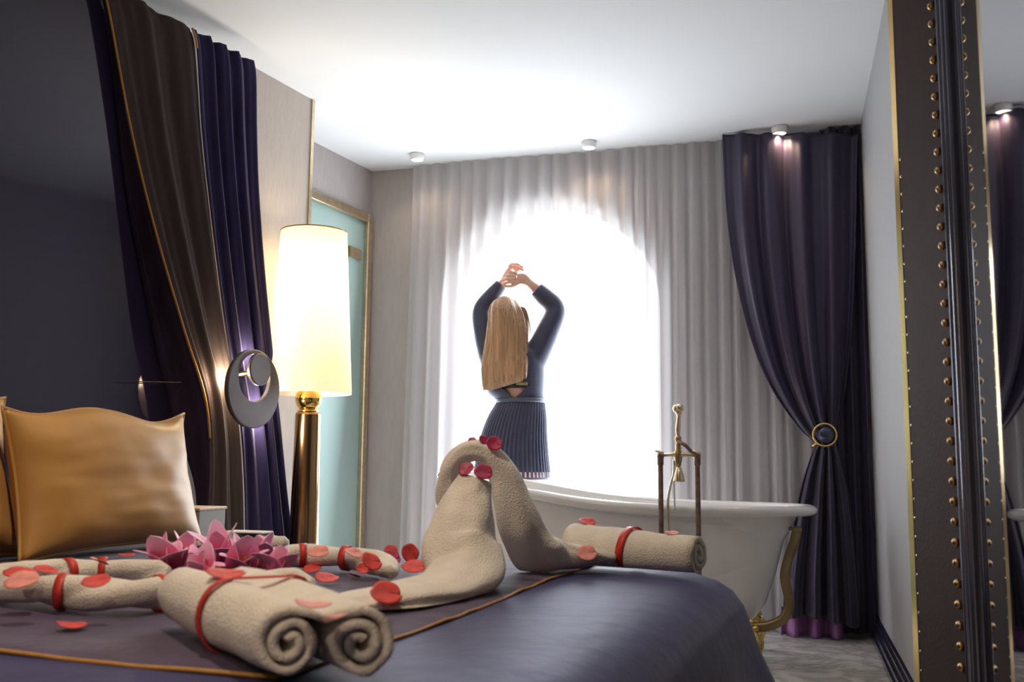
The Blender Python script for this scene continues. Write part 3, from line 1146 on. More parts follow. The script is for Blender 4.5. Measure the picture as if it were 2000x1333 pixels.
mesh_obj('towel', rest(V), F, M_TOWEL, roll)
ol = [(-sep + (RS + 0.008) * math.cos(a), (RS + 0.008) * math.sin(a)) for a in [PI / 2 + PI * k / 14 for k in range(15)]]
ol = ol + [(-x, z) for x, z in ol[::-1]]
ol = ol + [ol[0]]
V, F = [], []
for j in (0, 1):
    V += [Vector((nm_.x, nm_.y, BED + RS + 0.010)) + ax * (LEN * 0.50 + 0.014 * j + 0.02 * (x / sep)) + sd * (x * 1.10) + Vector((0, 0, z * 1.10)) for x, z in ol]
n = len(ol)
F = [(i, i + 1, n + i + 1, n + i) for i in range(n - 1)]
solid(mesh_obj('ribbon', V, F, M_RED, roll), 0.0025)

# far roll on the foot corner of the bed
f0 = Vector((-0.5733,2.6100,0.6157))
f1 = Vector((-0.2296,2.4800,0.6005))
ax2 = Vector((f1.x - f0.x, f1.y - f0.y, 0))
L2 = ax2.length
ax2.normalize()
sd2 = Vector((ax2.y, -ax2.x, 0))
RF = 0.045
zf = BED - 0.004 + RF
froll = thing('rolled_towel', 'rolled cream towel with red ribbon on the far foot corner of the bed', 'rolled towel', (f0.x, f0.y, BED))
V, F = extrude_strip([(-x, -z) for x, z in scroll_line(RF, 0.012, 2.3, 70)], 0.013, (f0.x, f0.y, zf + 0.004), ax2, sd2, L2, lambda t: 1.40 - 0.38 * t, 9, 16)
mesh_obj('towel', rest(V), F, M_TOWEL, froll)
V, F = [], []
K = 28
for j in (0, 1):
    for k in range(K):
        th = 2 * PI * k / K
        g = (RF + 0.007) * 1.15
        V.append(Vector((f0.x, f0.y, zf + 0.004)) + ax2 * (L2 * 0.44 + 0.022 * j + 0.008 * math.sin(th)) + sd2 * (g * math.cos(th)) + Vector((0, 0, g * math.sin(th))))
F = [(k, (k + 1) % K, K + (k + 1) % K, K + k) for k in range(K)]
solid(mesh_obj('ribbon', rest(V), F, M_RED, froll), 0.0012)

# ------------------------------------------------------------------ the two towel swans
# near swan: broad tail and body, neck rising to a flat tip
ta = [(-0.8455,1.6200,0.5505), (-0.7837,1.6800,0.5561), (-0.7260,1.7600,0.5557), (-0.6949,1.9000,0.5509), (-0.6869,2.0200,0.5684), (-0.7178,2.0800,0.6160), (-0.7194,2.1100,0.6813), (-0.7136,2.1300,0.7378), (-0.7028,2.1400,0.7818)]
ra = [(0.030, 0.012), (0.062, 0.020), (0.080, 0.030), (0.088, 0.042), (0.090, 0.062), (0.091, 0.075), (0.075, 0.058), (0.055, 0.038), (0.039, 0.022)]
pa = spline([list(p) + list(r) for p, r in zip(ta, ra)], 8)


def swan_tube(pr, seg, side0, seed):
    """flattened tube; half-axis a lies across the picture-plane side vector, b along the thickness"""
    path = [Vector(q[:3]) for q in pr]
    rings = []
    for i, q in enumerate(pr):
        a_ = path[max(0, i - 1)]
        b_ = path[min(len(path) - 1, i + 1)]
        t = (b_ - a_).normalized()
        s = Vector(interp(side0, i / (len(pr) - 1)))
        s = (s - t * s.dot(t)).normalized()
        n_ = s.cross(t).normalized()
        ring = []
        for k in range(seg):
            th = 2 * PI * k / seg
            w_ = 1 + 0.10 * noise.noise(Vector((i * 0.12, 2.2 * math.cos(th), 2.2 * math.sin(th) + seed))) + 0.035 * math.sin(5 * th + i * 0.25) + 0.03 * math.sin(9 * th - i * 0.13)
            x_ = math.copysign(abs(math.cos(th)) ** 0.85, math.cos(th))
            ring.append(path[i] + s * (q[3] * w_ * x_) + n_ * (q[4] * w_ * math.sin(th)))
        rings.append(ring)
    return loft(rings)


s1 = thing('towel_swan', 'cream towel folded into a swan, the nearer of the pair', 'towel swan', (-0.7122,2.0106,0.5470))
V, F = swan_tube(pa, 28, [(0, (0.45, -0.89, 0)), (0.45, (0.75, -0.65, 0)), (0.6, (0.96, -0.25, 0)), (1, (0.98, -0.15, 0))], 1)
o = mesh_obj('towel', rest(V), F, M_TOWEL, s1)
subdiv(o)
# far swan: body at the right, neck arching up and over, head hanging at the left
tb = [(-0.4395,2.4900,0.5773), (-0.5034,2.4600,0.5803), (-0.5735,2.4200,0.5764), (-0.6109,2.3600,0.5930), (-0.6395,2.3200,0.6530), (-0.6603,2.3000,0.7210), (-0.6814,2.2900,0.7886), (-0.7101,2.2800,0.8292), (-0.7503,2.2700,0.8437), (-0.7896,2.2700,0.8236), (-0.8115,2.2700,0.7811), (-0.8185,2.2700,0.7252), (-0.8150,2.2700,0.6796)]
rb = [(0.012, 0.010), (0.034, 0.024), (0.050, 0.042), (0.060, 0.055), (0.056, 0.056), (0.046, 0.050), (0.036, 0.040), (0.029, 0.036), (0.027, 0.034), (0.026, 0.034), (0.027, 0.032), (0.027, 0.026), (0.012, 0.012)]
pb = spline([list(p) + list(r) for p, r in zip(tb, rb)], 8)
s2 = thing('towel_swan', 'cream towel swan with its neck arched right over, behind the nearer swan', 'towel swan', (-0.5786,2.3875,0.5470))
V, F = swan_tube(pb, 24, [(0, (0.2, -0.97, 0.0)), (0.22, (0.4, -0.4, 0.8)), (0.33, (0.9, -0.1, 0.4)), (0.5, (0.9, 0, 0.4)), (0.58, (0.5, 0, 0.86)), (0.66, (0.0, 0, 1)), (0.75, (-0.6, 0, 0.7)), (0.85, (-1, 0, 0.1)), (1, (-1, 0, 0))], 5)
o = mesh_obj('towel', rest(V), F, M_TOWEL, s2)
subdiv(o)

# ------------------------------------------------------------------ rose petals


def petal_mesh(seed, cup=0.35):
    rr_ = random.Random(seed)
    k1_, k2_ = rr_.uniform(0.2, 0.5), rr_.uniform(-0.3, 0.3)

    def fn(s, t):
        a = 2 * PI * s
        r = t * 0.020 * (1 - 0.10 * math.exp(-((a - PI / 2) / 0.4) ** 2)) * (1.15 if math.sin(a) < 0 else 1.0)
        x, y = 1.05 * r * math.cos(a), r * math.sin(a)
        z = 0.004 + cup * 26 * (0.5 * x * x + k1_ * y * y) + 0.0012 * t * math.sin(2 * a + seed) + k2_ * x * y * 10
        return (x, y, z)
    V, F = grid(fn, 20, 5)
    return V, F


petal_count = [0]


def weld(o, d=0.0001):
    b_ = bmesh.new()
    b_.from_mesh(o.data)
    bmesh.ops.remove_doubles(b_, verts=b_.verts, dist=d)
    bmesh.ops.recalc_face_normals(b_, faces=b_.faces)
    b_.to_mesh(o.data)
    b_.free()
    for p in o.data.polygons:
        p.use_smooth = True
    return o


def petal(loc, rot, label, m=None, sc=1.0, grp='loose rose petals'):
    petal_count[0] += 1
    V, F = petal_mesh(petal_count[0])
    o = weld(mesh_obj('rose_petal', V, F, m or M_PETAL, local=True))
    solid(o, 0.0012)
    o.location = loc
    o.rotation_euler = rot
    o.scale = (sc, sc, sc)
    return tag(o, label, 'petal', grp)


petal((-1.1158,1.3428,0.5490), (0.05, 0.1, 0.4), 'red petal alone on the purple quilt at the lower left')
petal((-1.7521,2.3009,0.5510), (0.1, 0, 1.0), 'red petal on the quilt under the bottom edge of the gold pillow')
petal((-1.3130,1.4429,0.6120), (0.2, 0.1, 0.2), 'red petal on the left end of the back rope, beside the gold pillow', None, 1.2)
petal((-1.2349,1.3638,0.6120), (0.5, 0.0, 0.3), 'salmon petal on the front rope at the left edge of the picture', M_PETAL_PINK, 1.2)
petal((-1.3326,1.5242,0.6080), (0.3, 0.1, 1.2), 'red petal on the back rope just left of its first ribbon')
petal((-1.3398,1.6740,0.6100), (0.4, 0.2, 2.0), 'pink petal on the back rope beside its second ribbon', M_PETAL_PINK, 0.9)
petal((-1.1192,1.3989,0.6120), (0.4, -0.1, 0.6), 'red petal on the front rope between its two ribbon bands')
petal((-0.8399,1.5586,0.6080), (0.5, 0.2, 2.4), 'red petal on the right end of the front rope, left of the near swan')
petal((-1.1408,2.2054,0.5490), (0.35, 0, 0.3), 'red petal on the quilt in front of the right-hand rope')
petal((-0.9804,1.9583,0.5600), (0.35, 0, 0.9), 'red petal on the quilt touching the tail of the near swan', None, 1.15)
petal((-0.9815,2.0999,0.5510), (0.3, 0.3, 1.9), 'small red petal on the quilt at the lower end of the right-hand rope', None, 0.7)
petal((-1.0480,2.0533,0.6060), (0.5, 0, 0.2), 'salmon petal on the right-hand rope between its two bands', M_PETAL_PINK, 1.1)
petal((-0.9665,2.0590,0.6060), (0.5, 0, 1.2), 'salmon petal on the right-hand rope right of its second band', M_PETAL_PINK)
petal((-0.8104,1.2933,0.6460), (0.15, 0.1, 0.4), 'wide red petal on top of the foreground rolled towel, beside the flowers', None, 1.25)
petal((-0.5583,1.0799,0.6430), (0.1, 0.1, 0.9), 'faded salmon petal on top of the foreground rolled towel', M_PETAL_PINK, 1.0)
petal((-0.5329,1.0935,0.6280), (0.1, -0.2, 0.1), 'brownish salmon petal in the dip between the two scrolls of the towel', M_PETAL_PINK, 0.7)
petal((-0.7117,1.6600,0.5793), (0.75, 0.25, 0.4), 'large red petal in the middle of the near swan body', None, 1.25)
petal((-0.7736,1.9500,0.5937), (0.5, 0.1, 0.1), 'red petal on the near swan at the foot of its neck', None, 1.1)
petal((-0.7513,2.2600,0.8671), (0.9, 0.0, 0.3), 'tiny crimson petal standing at the left on top of the swan arch', M_PETAL_DARK, 0.45)
petal((-0.7238,2.2600,0.8685), (1.1, 0.2, 0.8), 'crimson petal at the middle of the swan arch', M_PETAL_DARK, 0.6)
petal((-0.6938,2.2600,0.8599), (1.0, 0.5, 0.1), 'bright crimson petal at the right on top of the swan arch', M_PETAL_DARK, 0.9)
petal((-0.7195,2.1300,0.7991), (1.0, -0.2, 0.0), 'crimson petal on the left of the near swan tip, under the arch', M_PETAL_DARK, 0.85)
petal((-0.6800,2.1300,0.7926), (1.0, 0.3, 0.2), 'crimson petal on the right of the near swan tip, under the arch', M_PETAL_DARK, 0.95)
petal((-0.4941,2.3900,0.5943), (0.9, 0.0, 0.3), 'salmon red petal on the body of the far swan', M_PETAL_PINK, 1.05)
petal((-0.5406,2.6150,0.6544), (0.4, 0.1, 0.3), 'red petal on the left end of the far rolled towel', None, 1.05)
petal((-0.3006,2.5100,0.6386), (0.2, 0.0, 0.3), 'pale pink petal on the far rolled towel near the tap pipe', M_PETAL_PINK, 0.8)
# loose bloom of red petals between the right-hand rope and the swan
petal((-0.8851,1.9739,0.6000), (0.9, 0.3, 0.9), 'orange red petal on the end of the right-hand rope', None, 1.1)
petal((-0.9367,2.0512,0.5750), (0.8, 0.5, 0.2), 'small red petal hanging on the end of the right-hand rope', None, 0.65)
petal((-0.9293,2.1900,0.5850), (1.0, 0.1, 0.3), 'deep red petal behind the swan body, right of the rope end', M_PETAL_DARK, 1.1)
petal((-1.0411,2.4592,0.5750), (1.1, 0.0, 0.1), 'dusky red petal standing up furthest back on the quilt', M_PETAL, 0.9)
petal((-0.9432,2.3507,0.5850), (1.25, 0.95, 0.5), 'thin red petal standing on edge beside the swan neck', None, 1.1)

# ------------------------------------------------------------------ pink orchids


def blade(Lg, W, curl, tip=0.35):
    def fn(s, t):
        w_ = W * (math.sin(PI * min(1, 0.12 + 0.88 * t) ** 0.8)) ** 0.6
        if t > 0.98:
            w_ *= 0.35
        x = (s - 0.5) * w_
        zz = Lg * t * math.cos(curl * t)
        yy = -Lg * t * math.sin(curl * t) + 8.0 * x * x * 1.6
        return (x, yy, zz)
    return grid(fn, 8, 12)


def petal_gradient():
    m = mat('orchid_pink', (0.62, 0.15, 0.36), 0.55)
    nt = m.node_tree
    b = nt.nodes['Principled BSDF']
    tc = nt.nodes.new('ShaderNodeTexCoord')
    sp = nt.nodes.new('ShaderNodeSeparateXYZ')
    nt.links.new(tc.outputs['Object'], sp.inputs[0])
    mr = nt.nodes.new('ShaderNodeMapRange')
    mr.inputs[1].default_value = 0.0
    mr.inputs[2].default_value = 0.062
    nt.links.new(sp.outputs['Z'], mr.inputs[0])
    r = nt.nodes.new('ShaderNodeValToRGB')
    r.color_ramp.elements[0].color = (0.62, 0.06, 0.18, 1)
    r.color_ramp.elements[1].color = (0.88, 0.52, 0.74, 1)
    e = r.color_ramp.elements.new(0.5)
    e.color = (0.80, 0.22, 0.40, 1)
    nt.links.new(mr.outputs[0], r.inputs[0])
    nt.links.new(r.outputs[0], b.inputs['Base Color'])
    b.inputs['Sheen Weight'].default_value = 0.2
    return m


M_ORCHID = petal_gradient()
M_YELLOW = mat('orchid_lip', (0.80, 0.45, 0.10), 0.5, var=0.3, vscale=90)
M_STEM = mat('green_stem', (0.22, 0.26, 0.06), 0.5, var=0.2, vscale=40)
NPET = 6


def orchid(loc, tilt, turn, size, label, seed):
    rr_ = random.Random(seed)
    t = thing('orchid_bloom', label, 'flower', loc, 'pink orchid blooms heaped on the bed')
    t.rotation_euler = (tilt[0], tilt[1], turn)
    t.scale = (size * 1.35, size * 1.35, size * 1.35)
    for k in range(NPET):
        V, F = blade(0.066 * rr_.uniform(0.85, 1.1), 0.044 * rr_.uniform(0.9, 1.15), 0.35 + rr_.uniform(0, 0.35) if k % 2 else rr_.uniform(0.05, 0.2))
        p = mesh_obj('petal', V, F, M_ORCHID, t, local=True)
        solid(p, 0.001)
        p.rotation_euler = (R(20 if k % 2 else 7) + rr_.uniform(-0.1, 0.1), 0, 2 * PI * k / NPET + rr_.uniform(-0.15, 0.15))
    V, F = tube([(0, 0, 0.0), (0, 0, 0.014), (0.002, 0, 0.028), (0.006, 0, 0.036)], [0.003, 0.006, 0.007, 0.003], 10)
    mesh_obj('lip', V, F, M_YELLOW, t, local=True)
    V, F = tube([(0, 0, 0.002), (0.004, 0.004, -0.010), (0.010, 0.008, -0.018)], [0.004, 0.003, 0.003], 8)
    mesh_obj('stem', V, F, M_STEM, t, local=True)
    return t


ob = [((332, 1112), (0.15, -0.25), 0.2, 1.10, 'tall pink orchid bloom at the left end of the heap'),
      ((372, 1118), (0.35, 0.35), 1.2, 0.95, 'rosy orchid bloom leaning right, second from the left end'),
      ((420, 1100), (0.10, -0.15), 2.1, 1.15, 'tallest pale-tipped orchid bloom, in front of the pillow corner'),
      ((470, 1116), (0.25, 0.05), 0.7, 1.05, 'round pink orchid bloom in the middle of the heap'),
      ((508, 1104), (-0.10, 0.20), 1.7, 0.95, 'pink orchid bloom behind, in front of the black box'),
      ((536, 1122), (0.30, 0.30), 2.6, 0.85, 'small orchid bloom at the right end of the heap'),
      ((400, 1122), (0.75, -0.10), 0.1, 0.85, 'low crimson-based orchid bloom pressed against the rolled towel'),
      ((352, 1094), (-0.20, 0.15), 0.9, 0.90, 'half-hidden orchid bloom behind the two left-hand blooms')]
OB = [(-1.3038,1.8639,0.5670), (-1.2376,1.8488,0.5670), (-1.3004,2.0389,0.5670), (-1.1529,1.8999,0.5670), (-1.1815,2.0376,0.5670), (-1.0631,1.8939,0.5670), (-1.1893,1.8284,0.5670), (-1.3876,2.0295,0.5670)]
for i, ((_, tl, tn, sz, lab), lc) in enumerate(zip(ob, OB)):
    orchid(lc, tl, tn, sz, lab, 20 + i)
rb_ = thing('red_rosebud', 'small red rosebud at the left foot of the orchids', 'flower', (-1.4595,2.0336,0.5520))
V, F = ball((0, 0, 0.016), 0.016, 14, 10, 1, 1, 1.15)
mesh_obj('bud', V, F, M_PETAL, rb_, local=True)
for k in range(4):
    V, F = blade(0.034, 0.03, 0.5)
    p = solid(mesh_obj('petal', V, F, M_PETAL, rb_, local=True), 0.001)
    p.rotation_euler = (R(28), 0, PI / 2 * k + 0.3)
# ------------------------------------------------------------------ slipper bathtub
TX0, TX1, TY, TB = -1.600, 0.092, 4.35, 0.335
tcx, tha = (TX0 + TX1) / 2, (TX1 - TX0) / 2
RIMZ = [(-1.62, 0.772), (-1.45, 0.752), (-1.25, 0.722), (-1.05, 0.690), (-0.85, 0.664), (-0.60, 0.647), (-0.30, 0.640), (0.10, 0.640)]
rz_s = [q for q in spline([list(r) for r in RIMZ], 8)]
NT = 72


def rim_z(x):
    return interp([(q[0], q[1]) for q in rz_s], x)


def tub_ring(a, b_, shift, zf, sq=2.4):
    out = []
    for k in range(NT):
        th = 2 * PI * k / NT
        c, s = math.cos(th), math.sin(th)
        x = tcx + shift + a * math.copysign(abs(c) ** (2 / sq), c)
        y = TY + b_ * math.copysign(abs(s) ** (2 / sq), s)
        xr = tcx + tha * math.copysign(abs(c) ** (2 / sq), c)
        out.append((x, y, zf(rim_z(xr))))
    return out


tub = thing('bathtub', 'white slipper bathtub on a brass stand in front of the window', 'bathtub', (tcx, TY, 0))
rg = []
# inside of the basin, from its floor up
rg.append(tub_ring(0.10, 0.05, 0, lambda r: 0.215))
rg.append(tub_ring(0.45, 0.17, 0, lambda r: 0.215))
rg.append(tub_ring(0.60, 0.23, 0, lambda r: 0.26))
rg.append(tub_ring(0.68, 0.265, 0, lambda r: 0.26 + 0.45 * (r - 0.26)))
rg.append(tub_ring(tha - 0.095, TB - 0.055, 0, lambda r: r - 0.035))
# rolled rim
for ang in range(150, -91, -20):
    c, s = math.cos(R(ang)), math.sin(R(ang))
    rg.append(tub_ring(tha - 0.034 + 0.034 * c, TB - 0.030 + 0.030 * c, 0, lambda r, s=s: r - 0.018 + 0.022 * s))
# outer wall down to the underside
rg.append(tub_ring(tha - 0.085, TB - 0.058, 0, lambda r: r - 0.045))
rg.append(tub_ring(tha - 0.105, TB - 0.064, -0.005, lambda r: r - 0.10))
rg.append(tub_ring(tha - 0.130, TB - 0.075, -0.01, lambda r: 0.12 + 0.72 * (r - 0.12)))
rg.append(tub_ring(tha - 0.165, TB - 0.090, -0.012, lambda r: 0.12 + 0.45 * (r - 0.12)))
rg.append(tub_ring(tha - 0.205, TB - 0.105, -0.015, lambda r: 0.12 + 0.22 * (r - 0.12)))
rg.append(tub_ring(tha - 0.255, TB - 0.130, -0.02, lambda r: 0.12 + 0.07 * (r - 0.12)))
rg.append(tub_ring(tha - 0.330, TB - 0.180, -0.02, lambda r: 0.122))
rg.append(tub_ring(0.30, 0.07, -0.02, lambda r: 0.118))
V, F = loft(rg)
mesh_obj('tub_shell', V, F, M_SHELL, tub)

# curved brass strap at the foot end
sp_ = spline([(0.0041,4.2700,0.5388), (-0.0073,4.2700,0.4925), (-0.0337,4.2700,0.4187), (-0.0476,4.2700,0.3497), (-0.0370,4.2700,0.2839), (-0.0322,4.2700,0.2347), (-0.0558,4.2700,0.1841), (-0.1095,4.2700,0.1525), (-0.1818,4.2700,0.1404), (-0.3278,4.2700,0.1408)], 6)
M_OLD = mat('dull_brass', (0.30, 0.23, 0.12), 0.42, 1.0, bump=0.1, bscale=40, var=0.15, vscale=12)
strap = mesh_obj('stand_strap', *tube(sp_, (0.020, 0.011), 12, up=(0, 1, 0), shape=lambda t, th: 1.0), m=M_OLD, parent=tub)
e0 = Vector(sp_[0])
V, F = merge(ball((e0.x, e0.y, e0.z + 0.006), 0.022, 14, 10, 1, 1, 0.7), tube([(e0.x - 0.04, e0.y + 0.02, e0.z + 0.012), (e0.x, e0.y, e0.z + 0.004)], 0.008, 8))
mesh_obj('strap_knob', V, F, M_OLD, strap)


def claw(x, y, sx, sy):
    """clawed foot with a scrolled leaf where it meets the shell"""
    parts = [ball((x, y, 0.026), 0.026, 12, 8)]
    leg = spline([(x, y, 0.03), (x + 0.012 * sx, y + 0.01 * sy, 0.07), (x + 0.004 * sx, y, 0.11), (x - 0.03 * sx, y - 0.03 * sy, 0.16), (x - 0.045 * sx, y - 0.04 * sy, 0.20)], 5)
    parts.append(tube(leg, [0.020 + 0.012 * math.sin(PI * i / (len(leg) - 1)) for i in range(len(leg))], 10))
    for k in range(3):
        a = R(-60 + 60 * k) + math.atan2(sy, sx)
        parts.append(tube([(x, y, 0.052), (x + 0.026 * math.cos(a), y + 0.026 * math.sin(a), 0.036), (x + 0.030 * math.cos(a), y + 0.030 * math.sin(a), 0.008)], [0.010, 0.009, 0.004], 8))
    for dx, dz, rr_ in ((-0.02, 0.15, 0.016), (0.012, 0.155, 0.015), (-0.005, 0.178, 0.017), (0.024, 0.128, 0.013), (-0.03, 0.125, 0.012), (0.0, 0.13, 0.018)):
        parts.append(ball((x + dx * sx, y - 0.02 * sy + 0.012 * sy, dz), rr_, 10, 8))
    return merge(*parts)


M_CLAW = mat('bright_brass_foot', (0.72, 0.50, 0.16), 0.25, 1.0, bump=0.2, bscale=120, var=0.2, vscale=60)
c0 = Vector((-0.1789,4.1400,0.2232))
for (x, y, sx, sy) in ((c0.x, 4.14, 1, -1), (c0.x, 4.56, 1, 1), (-1.28, 4.14, -1, -1), (-1.28, 4.56, -1, 1)):
    V, F = claw(x, y, sx, sy)
    mesh_obj('claw_foot', V, F, M_CLAW, tub)

# ------------------------------------------------------------------ floor-standing bath tap
ty = 3.93
a_ = Vector((-0.5120,3.9300,0.8451))
b_ = Vector((-0.3664,3.9300,0.8461))
c_ = Vector((-0.4408,3.9300,0.8456))
tap = thing('bath_tap', 'brass floor-standing bath tap with hand shower in front of the tub', 'bath tap', ((a_.x + b_.x) / 2, ty, 0))
zc = (a_.z + b_.z) / 2
for p in (a_, b_):
    V, F = lathe([(0.001, 0.0), (0.028, 0.0), (0.026, 0.012), (0.0105, 0.016), (0.0100, zc - 0.04), (0.0128, zc - 0.038), (0.0128, zc - 0.012), (0.014, zc - 0.010), (0.014, zc + 0.004), (0.008, zc + 0.010), (0.001, zc + 0.011)], p.x, ty, 20, False, False)
    mesh_obj('riser_pipe', V, F, M_COPPER, tap)
V, F = merge(tube([(a_.x, ty, zc), (c_.x - 0.03, ty, zc + 0.002), (c_.x, ty, zc + 0.006), (c_.x + 0.03, ty, zc + 0.002), (b_.x, ty, zc)], [0.006, 0.007, 0.014, 0.007, 0.006], 12))
bar = mesh_obj('crossbar', V, F, M_BRASS_L, tap)
V, F = lathe([(0.001, zc - 0.045), (0.010, zc - 0.044), (0.012, zc - 0.03), (0.016, zc - 0.01), (0.016, zc + 0.012), (0.011, zc + 0.020), (0.012, zc + 0.04), (0.008, zc + 0.05), (0.013, zc + 0.06), (0.013, zc + 0.072), (0.008, zc + 0.078), (0.001, zc + 0.079)], c_.x, ty, 20, False, False)
mesh_obj('mixer_body', V, F, M_BRASS, tap)
V, F = lathe([(0.001, zc - 0.104), (0.023, zc - 0.104), (0.023, zc - 0.098), (0.016, zc - 0.07), (0.010, zc - 0.048), (0.001, zc - 0.045)], c_.x + 0.002, ty, 22, False, False)
mesh_obj('bell_spout', V, F, M_BRASS_L, tap)
for p, s in ((a_, -1), (b_, 1)):
    V, F = merge(tube([(p.x, ty - 0.005, zc + 0.008), (p.x + 0.004 * s, ty - 0.03, zc + 0.014)], 0.006, 8), tube([(p.x - 0.016, ty - 0.032, zc + 0.018), (p.x + 0.018, ty - 0.032, zc + 0.006)], 0.005, 8))
    mesh_obj('cross_handle', V, F, M_BRASS_L, bar)
V, F = tube(spline([(c_.x + 0.002, ty - 0.012, zc + 0.055), (c_.x + 0.03, ty - 0.03, zc + 0.040), (b_.x - 0.02, ty - 0.03, zc + 0.016), (b_.x + 0.012, ty - 0.028, zc + 0.002)], 6), 0.0075, 10)
mesh_obj('lever', V, F, M_COPPER, tap)
hs = [(c_.x + 0.001, ty, zc + 0.078), (c_.x - 0.001, ty, zc + 0.10), (c_.x + 0.002, ty, zc + 0.13), (c_.x + 0.004, ty, zc + 0.158)]
V, F = tube(spline(hs, 5), [0.007 + 0.003 * math.sin(PI * i / 15) for i in range(16)], 12)
hand = mesh_obj('hand_shower', V, F, M_BRASS_L, tap)
# flared rose of the hand shower, seen as a rounded heart
hz = zc + 0.182
V, F = merge(ball((c_.x - 0.004, ty, hz + 0.004), 0.017, 14, 10), ball((c_.x + 0.009, ty - 0.004, hz + 0.006), 0.017, 14, 10), tube([(c_.x + 0.004, ty, zc + 0.156), (c_.x + 0.003, ty, zc + 0.168), (c_.x + 0.003, ty, hz + 0.002)], [0.008, 0.012, 0.019], 14))
mesh_obj('shower_rose', V, F, M_BRASS_L, hand)
V, F = tube(spline([(c_.x - 0.018, ty + 0.012, zc - 0.02), (c_.x - 0.022, ty + 0.03, zc - 0.07), (c_.x - 0.038, ty + 0.05, zc - 0.12), (c_.x - 0.052, ty + 0.07, zc - 0.19), (c_.x - 0.05, ty + 0.08, zc - 0.30), (c_.x - 0.03, ty + 0.05, zc - 0.50)], 8), 0.0055, 10)
mesh_obj('shower_hose', V, F, M_BRASS_L, tap)
V, F = tube([(c_.x - 0.022, ty + 0.02, zc - 0.06), (c_.x - 0.022, ty + 0.05, zc - 0.22)], 0.003, 8)
mesh_obj('spray_wire', V, F, M_WHITE, tap)

# ------------------------------------------------------------------ the woman at the window


def remesh(name, parts, m, parent, vox, smooth_it=6, fac=0.5):
    V, F = merge(*parts)
    o = mesh_obj(name, V, F, m, parent)
    md = o.modifiers.new('remesh', 'REMESH')
    md.mode = 'VOXEL'
    md.voxel_size = vox
    md.use_smooth_shade = True
    sm_ = o.modifiers.new('smooth', 'SMOOTH')
    sm_.iterations = smooth_it
    sm_.factor = fac
    return o


def ell(c, rx, ry, n=28, tilt=0.0):
    return [(c[0] + rx * math.cos(2 * PI * k / n), c[1] + ry * math.sin(2 * PI * k / n), c[2] + tilt * math.cos(2 * PI * k / n)) for k in range(n)]


def body_loft(secs):
    s = spline([[*c, rx, ry] for c, rx, ry in secs], 5)
    return loft([ell(q[:3], q[3], q[4]) for q in s])


def limb(pts, rads, n=6, seg=16):
    s = spline([[*p, r] for p, r in zip(pts, rads)], n)
    return tube([q[:3] for q in s], [q[3] for q in s], seg)


per = thing('person', 'person in a dark navy dress seen from behind, arms raised over long blonde hair', 'person', (-1.37, 4.80, 0))
WY = 4.80
hip = (-1.3726,4.8000,0.9181)
wst = (-1.3390,4.8000,1.1244)
rib = (-1.3618,4.8000,1.2431)
che = (-1.3790,4.8000,1.3281)
sho = (-1.3822,4.8000,1.3760)
nkb = (-1.4076,4.8100,1.4205)
nkt = (-1.4220,4.8200,1.4677)
head = (-1.4231,4.8300,1.5581)
shl, shr = (-1.5070,4.8100,1.3638), (-1.2509,4.8100,1.3689)
ell_, elr = (-1.5674,4.8400,1.6024), (-1.1642,4.8400,1.5966)
wrl, wrr = (-1.4477,4.8500,1.7557), (-1.2942,4.8000,1.7347)
torso = [(hip, 0.148, 0.112), ((wst[0] * 0.5 + hip[0] * 0.5, WY, (wst[2] + hip[2]) / 2), 0.150, 0.105), (wst, 0.112, 0.082), (rib, 0.132, 0.095), (che, 0.150, 0.10), (sho, 0.142, 0.085), (nkb, 0.062, 0.058), (nkt, 0.047, 0.052)]
arm_l = [shl, ((shl[0] + ell_[0]) / 2 - 0.008, WY + 0.02, (shl[2] + ell_[2]) / 2), ell_, ((ell_[0] + wrl[0]) / 2 - 0.006, WY + 0.045, (ell_[2] + wrl[2]) / 2), wrl]
arm_r = [shr, ((shr[0] + elr[0]) / 2 + 0.008, WY + 0.02, (shr[2] + elr[2]) / 2), elr, ((elr[0] + wrr[0]) / 2 + 0.006, WY + 0.03, (elr[2] + wrr[2]) / 2), wrr]
ra_ = [0.050, 0.044, 0.036, 0.033, 0.021]
parts = [body_loft(torso)]
parts.append(limb(arm_l, ra_))
parts.append(limb(arm_r, ra_))
# legs down to high-heeled shoes behind the tub
hx, hz_ = hip[0], hip[2]
for s in (-1, 1):
    parts.append(limb([(hx + 0.085 * s, WY, hz_), (hx + 0.085 * s, WY + 0.012, hz_ - 0.22), (hx + 0.075 * s, WY + 0.01, 0.52), (hx + 0.072 * s, WY - 0.02, 0.36), (hx + 0.068 * s, WY - 0.005, 0.13), (hx + 0.068 * s, WY + 0.0, 0.10)], [0.078, 0.075, 0.056, 0.055, 0.034, 0.034]))
    parts.append(limb([(hx + 0.068 * s, WY - 0.035, 0.095), (hx + 0.068 * s, WY + 0.03, 0.085), (hx + 0.070 * s, WY + 0.12, 0.035), (hx + 0.072 * s, WY + 0.17, 0.026)], [0.030, 0.034, 0.034, 0.018]))
